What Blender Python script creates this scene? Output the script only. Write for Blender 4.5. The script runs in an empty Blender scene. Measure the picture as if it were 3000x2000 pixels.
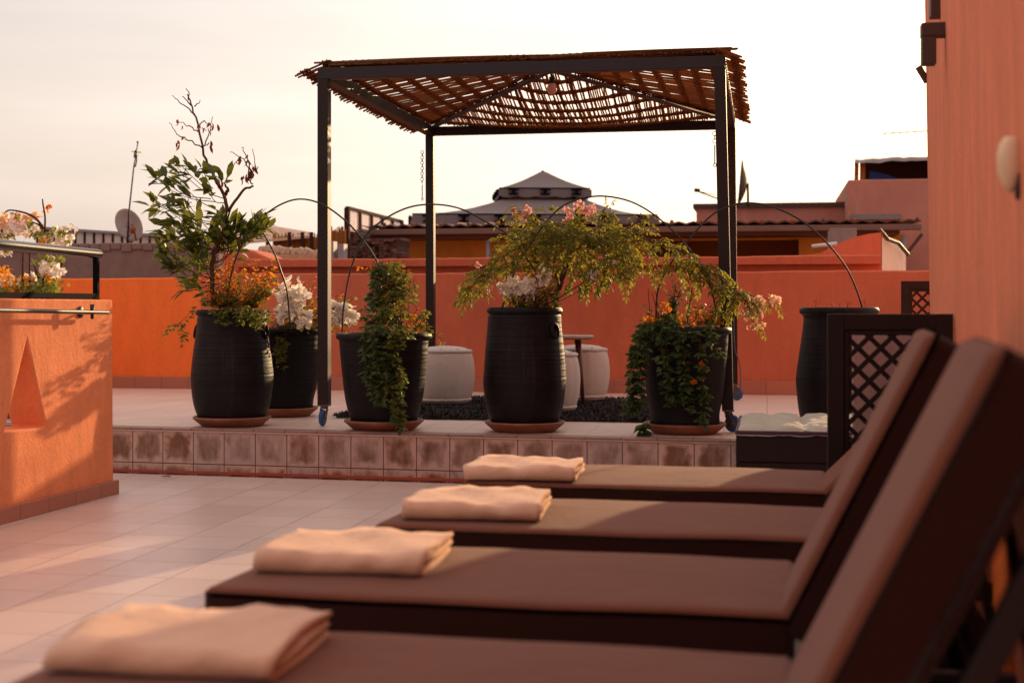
import bpy, bmesh, math, random
from mathutils import Vector, Matrix
from math import sin, cos, pi, radians as R

rnd = random.Random(11)
sc = bpy.context.scene
COL = sc.collection
V = Vector

# ------------------------------------------------------------------ camera model (photo measured at 3000 px width)
FPX, YAW, CAMZ, HOR = 4166.7, R(10.2), 1.0, 900.0
SY, CY = sin(YAW), cos(YAW)

def ray(x, y):
    u = (x - 1500) / FPX
    return V((-SY + CY * u, CY + SY * u, (HOR - y) / FPX))

def at(x, y, Y):
    d = ray(x, y)
    return V((0, 0, CAMZ)) + d * (Y / d.y)

def on(x, y, z):
    d = ray(x, y)
    return V((0, 0, CAMZ)) + d * ((z - CAMZ) / d.z)

def onplane(x, y, p, n):
    d = ray(x, y); o = V((0, 0, CAMZ))
    return o + d * ((p - o).dot(n) / d.dot(n))

# ------------------------------------------------------------------ mesh builder
class MB:
    def __init__(s):
        s.v = []; s.f = []; s.m = []
    def add(s, vs, fs, mi=0):
        b = len(s.v)
        s.v += [tuple(v) for v in vs]
        s.f += [tuple(i + b for i in f) for f in fs]
        s.m += [mi] * len(fs)
    def box(s, lo, hi, mi=0):
        x0, y0, z0 = lo; x1, y1, z1 = hi
        s.add([(x0,y0,z0),(x1,y0,z0),(x1,y1,z0),(x0,y1,z0),(x0,y0,z1),(x1,y0,z1),(x1,y1,z1),(x0,y1,z1)],
              [(0,3,2,1),(4,5,6,7),(0,1,5,4),(1,2,6,5),(2,3,7,6),(3,0,4,7)], mi)
    def bar(s, a, b, w, h, up=V((0,0,1)), mi=0):
        a = V(a); b = V(b); d = (b - a).normalized()
        if abs(d.dot(up)) > .98: up = V((0,1,0))
        r = d.cross(up).normalized(); u = r.cross(d)
        c = [(-w/2,-h/2),(w/2,-h/2),(w/2,h/2),(-w/2,h/2)]
        vs = [p + r*x + u*y for p in (a, b) for x, y in c]
        s.add(vs, [(3,2,1,0),(4,5,6,7),(0,1,5,4),(1,2,6,5),(2,3,7,6),(3,0,4,7)], mi)
    def prism(s, poly, z0, z1, mi=0):
        n = len(poly)
        vs = [(x,y,z0) for x,y in poly] + [(x,y,z1) for x,y in poly]
        s.add(vs, [tuple(range(n))[::-1], tuple(range(n,2*n))] + [(i,(i+1)%n,n+(i+1)%n,n+i) for i in range(n)], mi)
    def tube(s, pts, r0, r1=None, n=6, mi=0, rf=None):
        pts = [V(p) for p in pts]
        if r1 is None: r1 = r0
        k = len(pts)
        t = (pts[1]-pts[0]).normalized()
        ref = V((0,0,1)) if abs(t.z) < .9 else V((1,0,0))
        nx = t.cross(ref).normalized()
        vs = []
        for i, p in enumerate(pts):
            if i == 0: t = (pts[1]-pts[0])
            elif i == k-1: t = pts[-1]-pts[-2]
            else: t = pts[i+1]-pts[i-1]
            t = t.normalized()
            nx = (nx - t*nx.dot(t))
            if nx.length < 1e-6: nx = t.cross(V((.3,.5,.8)))
            nx.normalize(); ny = t.cross(nx)
            r = r0 + (r1-r0)*i/(k-1)
            if rf: r *= rf(i/(k-1))
            vs += [p + nx*r*cos(2*pi*j/n) + ny*r*sin(2*pi*j/n) for j in range(n)]
        fs = [(i*n+j, i*n+(j+1)%n, (i+1)*n+(j+1)%n, (i+1)*n+j) for i in range(k-1) for j in range(n)]
        fs += [tuple(range(n))[::-1], tuple((k-1)*n+j for j in range(n))]
        s.add(vs, fs, mi)
    def lathe(s, prof, c=(0,0,0), n=40, mi=0, wob=None):
        c = V(c); k = len(prof); vs = []
        for i,(r,z) in enumerate(prof):
            for j in range(n):
                a = 2*pi*j/n
                rr = r * (wob(a, i/(k-1)) if wob else 1)
                vs.append(c + V((rr*cos(a), rr*sin(a), z)))
        fs = [(i*n+j, i*n+(j+1)%n, (i+1)*n+(j+1)%n, (i+1)*n+j) for i in range(k-1) for j in range(n)]
        if prof[0][0] > 1e-4: fs.append(tuple(range(n))[::-1])
        if prof[-1][0] > 1e-4: fs.append(tuple((k-1)*n+j for j in range(n)))
        s.add(vs, fs, mi)
    def ring(s, c, axis, R0, r, n=16, m=6, mi=0, sx=1.0):
        axis = V(axis).normalized(); ref = V((0,0,1)) if abs(axis.z) < .9 else V((1,0,0))
        a = axis.cross(ref).normalized(); b = axis.cross(a); c = V(c); vs = []
        for i in range(n):
            t = 2*pi*i/n; d = a*cos(t)*sx + b*sin(t); dn = (a*cos(t)+b*sin(t))
            for j in range(m):
                q = 2*pi*j/m
                vs.append(c + d*R0 + dn*r*cos(q) + axis*r*sin(q))
        s.add(vs, [(i*m+j, ((i+1)%n)*m+j, ((i+1)%n)*m+(j+1)%m, i*m+(j+1)%m) for i in range(n) for j in range(m)], mi)
    def cyl(s, a, b, r, n=16, mi=0): s.tube([a, b], r, r, n, mi)
    def leaf(s, p, d, up, L, W, curl=.15, fold=.25, mi=0):
        d = d.normalized(); r = d.cross(up)
        if r.length < 1e-4: r = d.cross(V((1,.2,0)))
        r.normalize(); u = r.cross(d)
        def P(t, w): return p + d*(L*t) - u*(curl*L*t*t) + r*(w*W) + u*(abs(w)*W*fold)
        vs = [P(0,0), P(.3,-.42),P(.3,0),P(.3,.42), P(.66,-.46),P(.66,0),P(.66,.46), P(1,0)]
        s.add(vs, [(0,2,1),(0,3,2),(1,2,5,4),(2,3,6,5),(4,5,7),(5,6,7)], mi)
    def leaf2(s, p, d, up, L, W, mi=0):
        d = d.normalized(); r = d.cross(up)
        if r.length < 1e-4: r = d.cross(V((1,.2,0)))
        r.normalize(); u = r.cross(d)
        vs = [p, p+d*L*.5-r*W*.5+u*W*.15, p+d*L-u*L*.1, p+d*L*.5+r*W*.5+u*W*.15]
        s.add(vs, [(0,3,2),(0,2,1)], mi)
    def wavy(s, lo, hi, step=.09, amp=.004):
        x0,y0,z0 = lo; x1,y1,z1 = hi; n = max(2,int((x1-x0)/step)); vs = []
        for i in range(n+1):
            x = x0+(x1-x0)*i/n; d = rnd.uniform(-amp,amp) + .004*sin(x*2.3)
            vs += [(x,y0,z0),(x,y0+rnd.uniform(-.0015,.0015),z1+d-.012),(x,y0+.014,z1+d),(x,y1,z1+d+rnd.uniform(-amp,amp)),(x,y1,z0)]
        fs = [(i*5+j,i*5+5+j,i*5+6+j,i*5+1+j) for i in range(n) for j in range(4)]
        fs += [(0,1,2,3,4),(n*5+4,n*5+3,n*5+2,n*5+1,n*5)]
        s.add(vs, fs)
    def build(s, name, mats, parent=None, origin=None, smooth=False, bevel=0, seg=2, local=False):
        if not isinstance(mats, (list, tuple)): mats = [mats]
        me = bpy.data.meshes.new(name)
        if parent is not None:
            off = V((0,0,0)) if local else root_of(parent).location
        else:
            off = V(origin) if origin is not None else V((0,0,0))
        me.from_pydata([(x-off.x, y-off.y, z-off.z) for x,y,z in s.v], [], s.f)
        for m in mats: me.materials.append(m)
        me.polygons.foreach_set('material_index', s.m)
        if smooth: me.polygons.foreach_set('use_smooth', [True]*len(s.f))
        bm = bmesh.new(); bm.from_mesh(me); bmesh.ops.recalc_face_normals(bm, faces=bm.faces) if not getattr(s,'raw',False) else None
        bm.to_mesh(me); bm.free()
        o = bpy.data.objects.new(name, me); COL.objects.link(o)
        if parent is not None: o.parent = parent
        else: o.location = off
        if bevel:
            md = o.modifiers.new('bevel','BEVEL'); md.width = bevel; md.segments = seg; md.limit_method = 'ANGLE'; md.angle_limit = R(40)
        return o

def root_of(o):
    while o.parent is not None: o = o.parent
    return o

def tag(o, label=None, cat=None, group=None, kind=None):
    if label: o['label'] = label
    if cat: o['category'] = cat
    if group: o['group'] = group
    if kind: o['kind'] = kind
    return o

def empty(name, loc, label=None, cat=None, group=None):
    o = bpy.data.objects.new(name, None); COL.objects.link(o); o.location = loc
    o.empty_display_size = .1
    return tag(o, label, cat, group)

def copy_tree(o, parent=None):
    c = o.copy(); COL.objects.link(c)
    if parent is not None: c.parent = parent
    for ch in list(o.children): copy_tree(ch, c)
    return c

def spline(pts, k=6):
    pts = [V(p) for p in pts]; out = []
    P = [pts[0]*2-pts[1]] + pts + [pts[-1]*2-pts[-2]]
    for i in range(1, len(P)-2):
        a,b,c,d = P[i-1:i+3]
        for j in range(k):
            t = j/k
            out.append(.5*((2*b)+(c-a)*t+(2*a-5*b+4*c-d)*t*t+(3*b-a-3*c+d)*t**3))
    out.append(pts[-1]); return out

def rbox(mb, size, c, r, seg=3, mi=0, sub=0, fn=None, M=None):
    bm = bmesh.new(); bmesh.ops.create_cube(bm, size=1)
    for v in bm.verts: v.co = V((v.co.x*size[0], v.co.y*size[1], v.co.z*size[2]))
    if sub:
        bmesh.ops.subdivide_edges(bm, edges=bm.edges[:], cuts=sub, use_grid_fill=True)
        ed = [e for e in bm.edges if len(e.link_faces)==2 and e.calc_face_angle(0) > .5]
    else: ed = bm.edges[:]
    bmesh.ops.bevel(bm, geom=ed, offset=r, segments=seg, profile=.5, affect='EDGES')
    bm.verts.index_update()
    vs = []
    for v in bm.verts:
        p = v.co.copy()
        if fn: p = fn(p)
        if M: p = M @ p
        vs.append(p + V(c))
    mi_f = mi if callable(mi) else None
    fs = [[v.index for v in f.verts] for f in bm.faces]
    if mi_f:
        bm.normal_update()
        b = len(mb.v); mb.v += [tuple(v) for v in vs]
        for f, q in zip(bm.faces, fs):
            mb.f.append(tuple(i+b for i in q)); mb.m.append(mi_f(f.normal))
    else: mb.add(vs, fs, mi)
    bm.free()

# ------------------------------------------------------------------ materials
class NT:
    def __init__(s, name):
        s.mat = bpy.data.materials.new(name); s.mat.use_nodes = True
        s.t = s.mat.node_tree; s.t.nodes.clear()
        s.out = s.n('ShaderNodeOutputMaterial')
    def n(s, typ, **kw):
        x = s.t.nodes.new(typ)
        for k, v in kw.items(): setattr(x, k, v)
        return x
    def l(s, a, b): s.t.links.new(a, b)
    def coord(s, kind='Object', scale=(1,1,1), rot=(0,0,0)):
        tc = s.n('ShaderNodeTexCoord'); mp = s.n('ShaderNodeMapping')
        mp.inputs['Scale'].default_value = scale; mp.inputs['Rotation'].default_value = rot
        s.l(tc.outputs[kind], mp.inputs['Vector']); return mp.outputs[0]
    def noise(s, vec, scale, detail=4, rough=.6):
        x = s.n('ShaderNodeTexNoise'); x.inputs['Scale'].default_value = scale
        x.inputs['Detail'].default_value = detail; x.inputs['Roughness'].default_value = rough
        s.l(vec, x.inputs['Vector']); return x.outputs['Fac']
    def ramp(s, fac, stops):
        x = s.n('ShaderNodeValToRGB'); el = x.color_ramp.elements
        while len(el) < len(stops): el.new(.5)
        for e, (p, c) in zip(el, stops):
            e.position = p; e.color = (*c, 1) if len(c) == 3 else c
        s.l(fac, x.inputs['Fac']); return x.outputs['Color']
    def mix(s, fac, a, b, blend='MIX'):
        x = s.n('ShaderNodeMix', data_type='RGBA', blend_type=blend)
        for sock, v in ((x.inputs[0], fac), (x.inputs[6], a), (x.inputs[7], b)):
            if isinstance(v, bpy.types.NodeSocket): s.l(v, sock)
            elif isinstance(v, (int, float)): sock.default_value = v
            else: sock.default_value = (*v, 1)
        return x.outputs[2]
    def math(s, op, a, b=0.0, clamp=False):
        x = s.n('ShaderNodeMath', operation=op); x.use_clamp = clamp
        for i, v in enumerate((a, b)):
            if isinstance(v, bpy.types.NodeSocket): s.l(v, x.inputs[i])
            else: x.inputs[i].default_value = v
        return x.outputs[0]
    def bump(s, h, strength, dist=.01, prev=None):
        x = s.n('ShaderNodeBump'); x.inputs['Strength'].default_value = strength; x.inputs['Distance'].default_value = dist
        s.l(h, x.inputs['Height'])
        if prev: s.l(prev, x.inputs['Normal'])
        return x.outputs[0]
    def bsdf(s, col, rough=.7, spec=.3, metal=0, normal=None):
        b = s.n('ShaderNodeBsdfPrincipled')
        if isinstance(col, bpy.types.NodeSocket): s.l(col, b.inputs['Base Color'])
        else: b.inputs['Base Color'].default_value = (*col, 1)
        if isinstance(rough, bpy.types.NodeSocket): s.l(rough, b.inputs['Roughness'])
        else: b.inputs['Roughness'].default_value = rough
        b.inputs['Specular IOR Level'].default_value = spec; b.inputs['Metallic'].default_value = metal
        if normal: s.l(normal, b.inputs['Normal'])
        return b.outputs[0]
    def end(s, sh):
        s.l(sh, s.out.inputs['Surface']); return s.mat

def mul(c, k): return tuple(min(1, x*k) for x in c)

def plaster(name, c, vary=.25, streak=False, bumpy=.5, scale=1.0):
    t = NT(name)
    big = t.noise(t.coord(scale=(1,1,.6 if streak else .8)), 1.6*scale, 8, .68)
    vec = t.coord(scale=(26,26,1.3)) if streak else t.coord(scale=(7,7,2.0))
    st = t.noise(vec, 1.3*scale, 6, .65)
    mid = t.noise(t.coord(scale=(1,1,.7)), 7*scale, 6, .7)
    fine = t.noise(t.coord(), 60*scale, 5, .75)
    col = t.mix(t.ramp(big, [(.3,(0,0,0)),(.7,(1,1,1))]), mul(c, 1-vary), mul(c, 1+vary*.8))
    col = t.mix(t.ramp(mid, [(.42,(0,0,0)),(.75,(.6,.6,.6))]), col, mul(c, 1-vary*1.6))
    col = t.mix(t.ramp(st, [(.42,(0,0,0)),(.68,(.95,.95,.95) if streak else (.35,.35,.35))]), col, mul(c, .62))
    col = t.mix(t.ramp(fine, [(.3,(0,0,0)),(.75,(.5,.5,.5))]), col, (min(1,c[0]*1.15),min(1,c[1]*1.6),min(1,c[2]*1.9)))
    n = t.bump(fine, bumpy, .006)
    n = t.bump(st, bumpy*.8, .010, n)
    n = t.bump(mid, bumpy*.5, .02, n)
    return t.end(t.bsdf(col, .88, .15, 0, n))

def simple(name, c, rough=.6, spec=.3, metal=0, vary=.25, nscale=12, bumpn=.15, c2=None):
    t = NT(name); v = t.coord()
    f = t.noise(v, nscale, 5); g = t.noise(v, nscale*7, 3)
    col = t.mix(f, mul(c, 1-vary), c2 if c2 else mul(c, 1+vary))
    n = t.bump(g, bumpn, .004)
    return t.end(t.bsdf(col, rough, spec, metal, n))

def tiles(name, c1, c2, grout, size, msize=.012, rot=0, stain=None, rough=.45, spec=.35):
    t = NT(name); v = t.coord(rot=(0,0,rot))
    b = t.n('ShaderNodeTexBrick'); b.offset = 0; b.squash = 1
    b.inputs['Scale'].default_value = 1; b.inputs['Brick Width'].default_value = size; b.inputs['Row Height'].default_value = size
    b.inputs['Mortar Size'].default_value = msize*size; b.inputs['Mortar Smooth'].default_value = .35; b.inputs['Bias'].default_value = 0
    b.inputs['Color1'].default_value = (*c1,1); b.inputs['Color2'].default_value = (*c2,1); b.inputs['Mortar'].default_value = (*grout,1)
    wv_ = t.n('ShaderNodeTexNoise'); wv_.inputs['Scale'].default_value = 3; t.l(v, wv_.inputs['Vector'])
    va_ = t.n('ShaderNodeVectorMath', operation='SCALE'); va_.inputs['Scale'].default_value = .012; t.l(wv_.outputs['Color'], va_.inputs[0])
    vb_ = t.n('ShaderNodeVectorMath', operation='ADD'); t.l(v, vb_.inputs[0]); t.l(va_.outputs[0], vb_.inputs[1])
    t.l(vb_.outputs[0], b.inputs['Vector'])
    big = t.noise(t.coord(scale=(1,.6,1)), 1.3, 6, .65); fine = t.noise(v, 22, 6, .7)
    col = t.mix(t.ramp(big, [(.3,(0,0,0)),(.72,(.75,.75,.75))]), b.outputs['Color'], stain or mul(c1,.62))
    col = t.mix(t.math('MULTIPLY', fine, .35), col, mul(c1, .62))
    inv = t.math('SUBTRACT', 1.0, b.outputs['Fac'])
    n = t.bump(inv, .5, .004); n = t.bump(fine, .12, .004, n); n = t.bump(big, .2, .02, n)
    rr = t.math('ADD', t.math('MULTIPLY', big, .4), rough-.2)
    return t.end(t.bsdf(col, rr, spec, 0, n))

def riser_tiles(name, size):
    # x along the step, y is height: glazed squares with worn pale borders and brown blotches
    t = NT(name); tc = t.n('ShaderNodeTexCoord'); sep = t.n('ShaderNodeSeparateXYZ'); t.l(tc.outputs['Object'], sep.inputs[0])
    cmb = t.n('ShaderNodeCombineXYZ'); t.l(sep.outputs[0], cmb.inputs[0]); t.l(t.math('ADD', sep.outputs[2], .14), cmb.inputs[1])
    def brick(ms, sm):
        b = t.n('ShaderNodeTexBrick'); b.offset = 0
        b.inputs['Scale'].default_value = 1; b.inputs['Brick Width'].default_value = size; b.inputs['Row Height'].default_value = size
        b.inputs['Mortar Size'].default_value = ms; b.inputs['Mortar Smooth'].default_value = sm
        b.inputs['Color1'].default_value = (.0,.0,.0,1); b.inputs['Color2'].default_value = (1,1,1,1); b.inputs['Mortar'].default_value = (.5,.5,.5,1)
        t.l(cmb.outputs[0], b.inputs['Vector']); return b
    dn = t.n('ShaderNodeTexNoise'); dn.inputs['Scale'].default_value = 13; dn.inputs['Detail'].default_value = 4; t.l(tc.outputs['Object'], dn.inputs['Vector'])
    d1 = t.n('ShaderNodeVectorMath', operation='SUBTRACT'); t.l(dn.outputs['Color'], d1.inputs[0]); d1.inputs[1].default_value = (.5,.5,.5)
    d2 = t.n('ShaderNodeVectorMath', operation='SCALE'); d2.inputs['Scale'].default_value = .11; t.l(d1.outputs[0], d2.inputs[0])
    d3 = t.n('ShaderNodeVectorMath', operation='ADD'); t.l(cmb.outputs[0], d3.inputs[0]); t.l(d2.outputs[0], d3.inputs[1])
    g = brick(.003, .2); e = brick(.055, 1.0); t.l(d3.outputs[0], e.inputs['Vector'])
    v = t.coord(); n1 = t.noise(t.coord(scale=(1,1,.65)), 11, 4, .55); n2 = t.noise(t.coord(scale=(3.2,3.2,.8)), 11, 5, .65)
    inside = t.math('SUBTRACT', 1.0, e.outputs['Fac'])
    tv = t.math('MULTIPLY', t.math('SUBTRACT', g.outputs['Color'], .5), .55)
    m = t.math('MULTIPLY', inside, t.math('ADD', t.math('MULTIPLY', n1, 1.7), t.math('ADD', tv, -.12)))
    m = t.math('ADD', m, t.math('MULTIPLY', t.math('SUBTRACT', n2, .5), .9))
    dark = t.ramp(m, [(.08,(0,0,0)),(.45,(.45,.45,.45)),(1.0,(1,1,1))])
    br = t.mix(t.noise(v, 9, 4), (.095,.055,.042), (.25,.12,.062))
    pale = t.mix(t.noise(v, 26, 6, .7), (.60,.43,.36), (.42,.31,.28))
    tint = t.mix(g.outputs['Color'], (.86,.86,.9), (1.1,1.0,.94))
    col = t.mix(dark, pale, br); col = t.mix(1.0, col, tint, 'MULTIPLY')
    col = t.mix(g.outputs['Fac'], col, (.10,.055,.045))
    n = t.bump(t.math('SUBTRACT', 1.0, g.outputs['Fac']), .6, .004); n = t.bump(n1, .15, .01, n)
    return t.end(t.bsdf(col, .5, .3, 0, n))

def leafmat(name, c1, c2, tr, f=.5, gloss=.25, dk=.35):
    t = NT(name); g = t.n('ShaderNodeNewGeometry')
    col = t.mix(g.outputs['Random Per Island'], c1, c2)
    nz = t.noise(t.coord(), 60, 3); col = t.mix(t.math('MULTIPLY', nz, dk), col, mul(c1, .6))
    d = t.bsdf(col, .5, gloss)
    x = t.n('ShaderNodeBsdfTranslucent'); t.l(t.mix(g.outputs['Random Per Island'], mul(tr,.75), tr), x.inputs['Color'])
    m = t.n('ShaderNodeMixShader'); m.inputs[0].default_value = f
    t.l(d, m.inputs[1]); t.l(x.outputs[0], m.inputs[2]); return t.end(m.outputs[0])

def islandmat(name, stops, rough=.75, spec=.2, nscale=30, bumpn=.2, tr=None):
    t = NT(name); g = t.n('ShaderNodeNewGeometry')
    col = t.ramp(g.outputs['Random Per Island'], stops)
    nz = t.noise(t.coord(), nscale, 4); col = t.mix(t.math('MULTIPLY', nz, .5), col, mul(stops[0][1], .6))
    d = t.bsdf(col, rough, spec, 0, t.bump(nz, bumpn, .004))
    if tr:
        x = t.n('ShaderNodeBsdfTranslucent'); x.inputs['Color'].default_value = (*tr,1)
        m = t.n('ShaderNodeMixShader'); m.inputs[0].default_value = .5; t.l(d, m.inputs[1]); t.l(x.outputs[0], m.inputs[2]); d = m.outputs[0]
    return t.end(d)

def fabric(name, c, c2, weave=900, rough=.95, crease=.25):
    t = NT(name); v = t.coord()
    w = t.n('ShaderNodeTexWave'); w.inputs['Scale'].default_value = weave/10; w.inputs['Distortion'].default_value = 1.5; t.l(v, w.inputs['Vector'])
    big = t.noise(v, 5, 4); fine = t.noise(v, 180, 3)
    col = t.mix(big, c, c2); col = t.mix(t.math('MULTIPLY', fine, .4), col, mul(c, .65))
    n = t.bump(fine, .5, .003); n = t.bump(big, crease, .02, n)
    b = t.n('ShaderNodeBsdfPrincipled'); t.l(col, b.inputs['Base Color']); b.inputs['Roughness'].default_value = rough
    b.inputs['Specular IOR Level'].default_value = .1; b.inputs['Sheen Weight'].default_value = .15; t.l(n, b.inputs['Normal'])
    return t.end(b.outputs[0])

def potmat(name):
    t = NT(name); v = t.coord()
    rings = t.noise(t.coord(scale=(.6,.6,26)), 2.2, 4, .6); big = t.noise(v, 3.5, 5, .65); fine = t.noise(v, 70, 4, .7)
    col = t.mix(t.ramp(big, [(.35,(0,0,0)),(.75,(1,1,1))]), (.004,.0035,.0045), (.015,.013,.016))
    drip = t.noise(t.coord(scale=(16,16,.9)), 1.5, 4, .6); col = t.mix(t.ramp(drip, [(.56,(0,0,0)),(.74,(.55,.55,.55))]), col, (.030,.024,.024))
    col = t.mix(t.ramp(t.math('MULTIPLY', fine, rings), [(.28,(0,0,0)),(.42,(.5,.5,.5))]), col, (.022,.016,.015))
    n = t.bump(rings, .32, .02); n = t.bump(fine, .2, .004, n)
    return t.end(t.bsdf(col, t.math('ADD', t.math('MULTIPLY', big, .3), .36), .16, 0, n))

M = {}
M['wall_l'] = plaster('coral_plaster', (.86,.27,.115), .13, bumpy=.75, scale=1.2)
M['wall_b'] = plaster('red_plaster', (.55,.142,.074), .13)
M['wall_o'] = plaster('orange_glow_plaster', (.90,.185,.040), .09)  # orange pushed redder and brighter, painting in light bounced onto the left wall
M['wall_r'] = plaster('tower_plaster', (.82,.245,.125), .2, streak=True, bumpy=.9)
M['pink'] = plaster('pink_plaster', (.50,.20,.15), .22)
M['mauve'] = plaster('mauve_board', (.60,.36,.32), .25)
M['pale'] = plaster('pale_plaster', (.70,.45,.35), .2)
M['greywall'] = plaster('grey_render', (.22,.14,.12), .35)
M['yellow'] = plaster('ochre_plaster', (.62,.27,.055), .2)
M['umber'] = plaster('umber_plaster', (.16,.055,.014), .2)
M['floor'] = tiles('terrace_tiles', (.78,.66,.62), (.62,.525,.50), (.38,.27,.23), .31, .014, stain=(.56,.39,.31), rough=.36, spec=.5)
M['plat'] = tiles('platform_tiles', (.86,.68,.58), (.76,.60,.52), (.36,.24,.2), .255, .014, stain=(.56,.36,.28))
M['skirt'] = tiles('skirting_tiles', (.52,.20,.13), (.44,.17,.11), (.2,.08,.05), .255, .016)
M['redband'] = simple('red_paint_band', (.40,.09,.06), .7, .2)
M['riser'] = riser_tiles('worn_riser_tiles', .2)
M['nosing'] = tiles('nosing_tiles', (.40,.25,.20), (.30,.19,.16), (.10,.06,.05), .2, .03, stain=(.20,.12,.10))
M['iron'] = simple('dark_painted_steel', (.022,.019,.024), .45, .3, .0, .2, 20, .08)
M['gloss'] = simple('gloss_black_tube', (.010,.009,.011), .24, .45, 0, .2, 20, .05)
M['rodm'] = simple('dark_worn_rod', (.035,.026,.024), .3, .4, 0, .3, 30, .1)
M['iron2'] = simple('brown_black_steel', (.016,.009,.009), .5, .3, .0, .3, 18, .1)
M['steel'] = simple('worn_steel', (.13,.10,.095), .4, .5, .5, .3, 20, .1)
M['blue'] = simple('blue_rubber', (.02,.09,.28), .5, .4)
M['reed'] = islandmat('woven_reed', [(0,(.08,.032,.014)),(.5,(.17,.070,.028)),(1,(.30,.15,.066))], .7, .25, tr=(.52,.25,.09))
M['reedband'] = islandmat('reed_weft', [(0,(.10,.038,.016)),(1,(.28,.11,.04))], .75, .2, tr=(.52,.23,.08))
M['pot'] = potmat('black_glazed_clay')
M['terra'] = simple('terracotta', (.27,.078,.036), .62, .3, 0, .6, 14, .3, (.40,.16,.095))
M['soil'] = simple('soil', (.05,.03,.02), .95, .05, 0, .5, 40, .8)
M['leather'] = fabric('white_leather', (.56,.51,.47), (.66,.61,.56), crease=.5, rough=.6)
M['wood'] = simple('dark_wood', (.015,.006,.005), .55, .25, 0, .5, 6, .2)
M['wood2'] = simple('table_wood', (.10,.03,.018), .45, .4, 0, .4, 6, .2)
M['table_top'] = simple('pale_table_top', (.30,.20,.16), .4, .4)
M['rug'] = islandmat('charcoal_shag', [(0,(.012,.012,.015)),(1,(.13,.125,.13))], .95, .1)
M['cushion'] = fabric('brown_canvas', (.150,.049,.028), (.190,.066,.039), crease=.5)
M['shaded_side'] = fabric('shaded_brown_canvas', (.028,.007,.005), (.036,.010,.007), crease=.1)  # cushion canvas darkened so the shade on its sides is in the colour
M['towel'] = fabric('cream_terry', (.62,.375,.26), (.80,.53,.385), crease=1.0)
M['tuft'] = fabric('ivory_canvas', (.36,.37,.31), (.60,.60,.51), crease=.8)
M['tuft_side'] = fabric('faded_purple_piping', (.06,.035,.06), (.09,.05,.08))
M['wire'] = simple('green_black_wire', (.018,.022,.020), .45, .4)
M['bark'] = simple('bark', (.11,.045,.028), .85, .15, 0, .5, 30, .6)
M['twig'] = simple('red_brown_twig', (.09,.03,.022), .8, .15, 0, .5, 30, .5)
M['leaf_a'] = leafmat('glossy_leaf', (.016,.042,.012), (.055,.088,.020), (.32,.33,.04), .36, .4)
M['leaf_dead'] = leafmat('dead_leaf', (.13,.030,.020), (.20,.050,.030), (.30,.07,.035), .35, .1)
M['leaf_or'] = leafmat('amber_leaf', (.40,.12,.010), (.62,.23,.022), (1.0,.40,.035), .62, .1)
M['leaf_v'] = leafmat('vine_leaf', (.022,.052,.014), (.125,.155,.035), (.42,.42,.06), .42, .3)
M['leaf_vd'] = leafmat('shade_vine_leaf', (.022,.055,.020), (.095,.140,.048), (.20,.27,.07), .35, .3)  # duller copy of the vine leaf, painted shade on the cascading vine
M['leaf_d'] = leafmat('pinnate_leaf', (.025,.040,.010), (.11,.115,.022), (.52,.46,.06), .45, .3)
M['petal'] = leafmat('white_bract', (.88,.82,.76), (.95,.91,.86), (1.0,.92,.82), .55, .1, .05)
M['pinkpetal'] = leafmat('pink_petal', (.70,.32,.28), (.82,.48,.42), (.98,.55,.46), .5, .1, .1)
M['peach'] = leafmat('peach_petal', (.80,.42,.25), (.85,.60,.42), (1.0,.70,.42), .5, .1, .1)
M['corr'] = simple('grey_sheet_metal', (.62,.58,.58), .45, .4, .2, .15, 3, .05)
M['rust'] = simple('rust', (.28,.09,.035), .85, .1, 0, .5, 14, .3)
M['dish'] = simple('dish_enamel', (.30,.26,.26), .5, .3, 0, .3, 5, .05, (.40,.34,.32))
M['canvas'] = fabric('grey_canvas', (.155,.125,.135), (.20,.165,.165), crease=.4)
M['trim'] = simple('black_trim', (.007,.006,.008), .7, .02)
M['roofm'] = simple('brown_roof_sheet', (.12,.045,.030), .6, .3, 0, .4, 4, .1)
M['roofedge'] = simple('grey_brown_gutter', (.17,.10,.085), .6, .3, 0, .25, 4, .1)
M['greypost'] = simple('grey_post', (.26,.25,.29), .5, .3)
M['tarp'] = simple('blue_tarp', (.01,.07,.33), .5, .3)
M['plastic'] = simple('grey_tarp', (.22,.18,.18), .5, .4, 0, .4, 8, .5)
M['brick'] = islandmat('rubble_brick', [(0,(.10,.075,.075)),(.5,(.16,.07,.05)),(1,(.22,.16,.14))], .9, .1)
M['reedf'] = islandmat('dry_reed_fence', [(0,(.30,.12,.035)),(.5,(.46,.20,.06)),(1,(.36,.17,.06))], .85, .1)
M['wtrim'] = simple('brown_timber', (.075,.045,.038), .6, .3, 0, .25, 10, .2)
M['cream'] = simple('cream_plaster', (.80,.62,.42), .7, .2)
M['dark'] = simple('dark_interior', (.05,.022,.016), .9, .05)
M['cable'] = simple('grey_cable', (.10,.095,.09), .5, .3)
M['earth'] = simple('city_ground', (.25,.15,.10), .95, .05, 0, .3, .2, .1)
M['paleroof'] = simple('pale_awning', (.62,.44,.33), .8, .1)
M['bulb'] = simple('frosted_bulb', (.62,.30,.24), .4, .4)
M['concrete'] = simple('rough_mortar', (.42,.30,.22), .95, .05, 0, .5, 12, .9)

# ------------------------------------------------------------------ SETTING
PZ = .27                                   # platform height
def edgeY(X): return 7.88 - .058*X         # front edge of the raised platform

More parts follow.
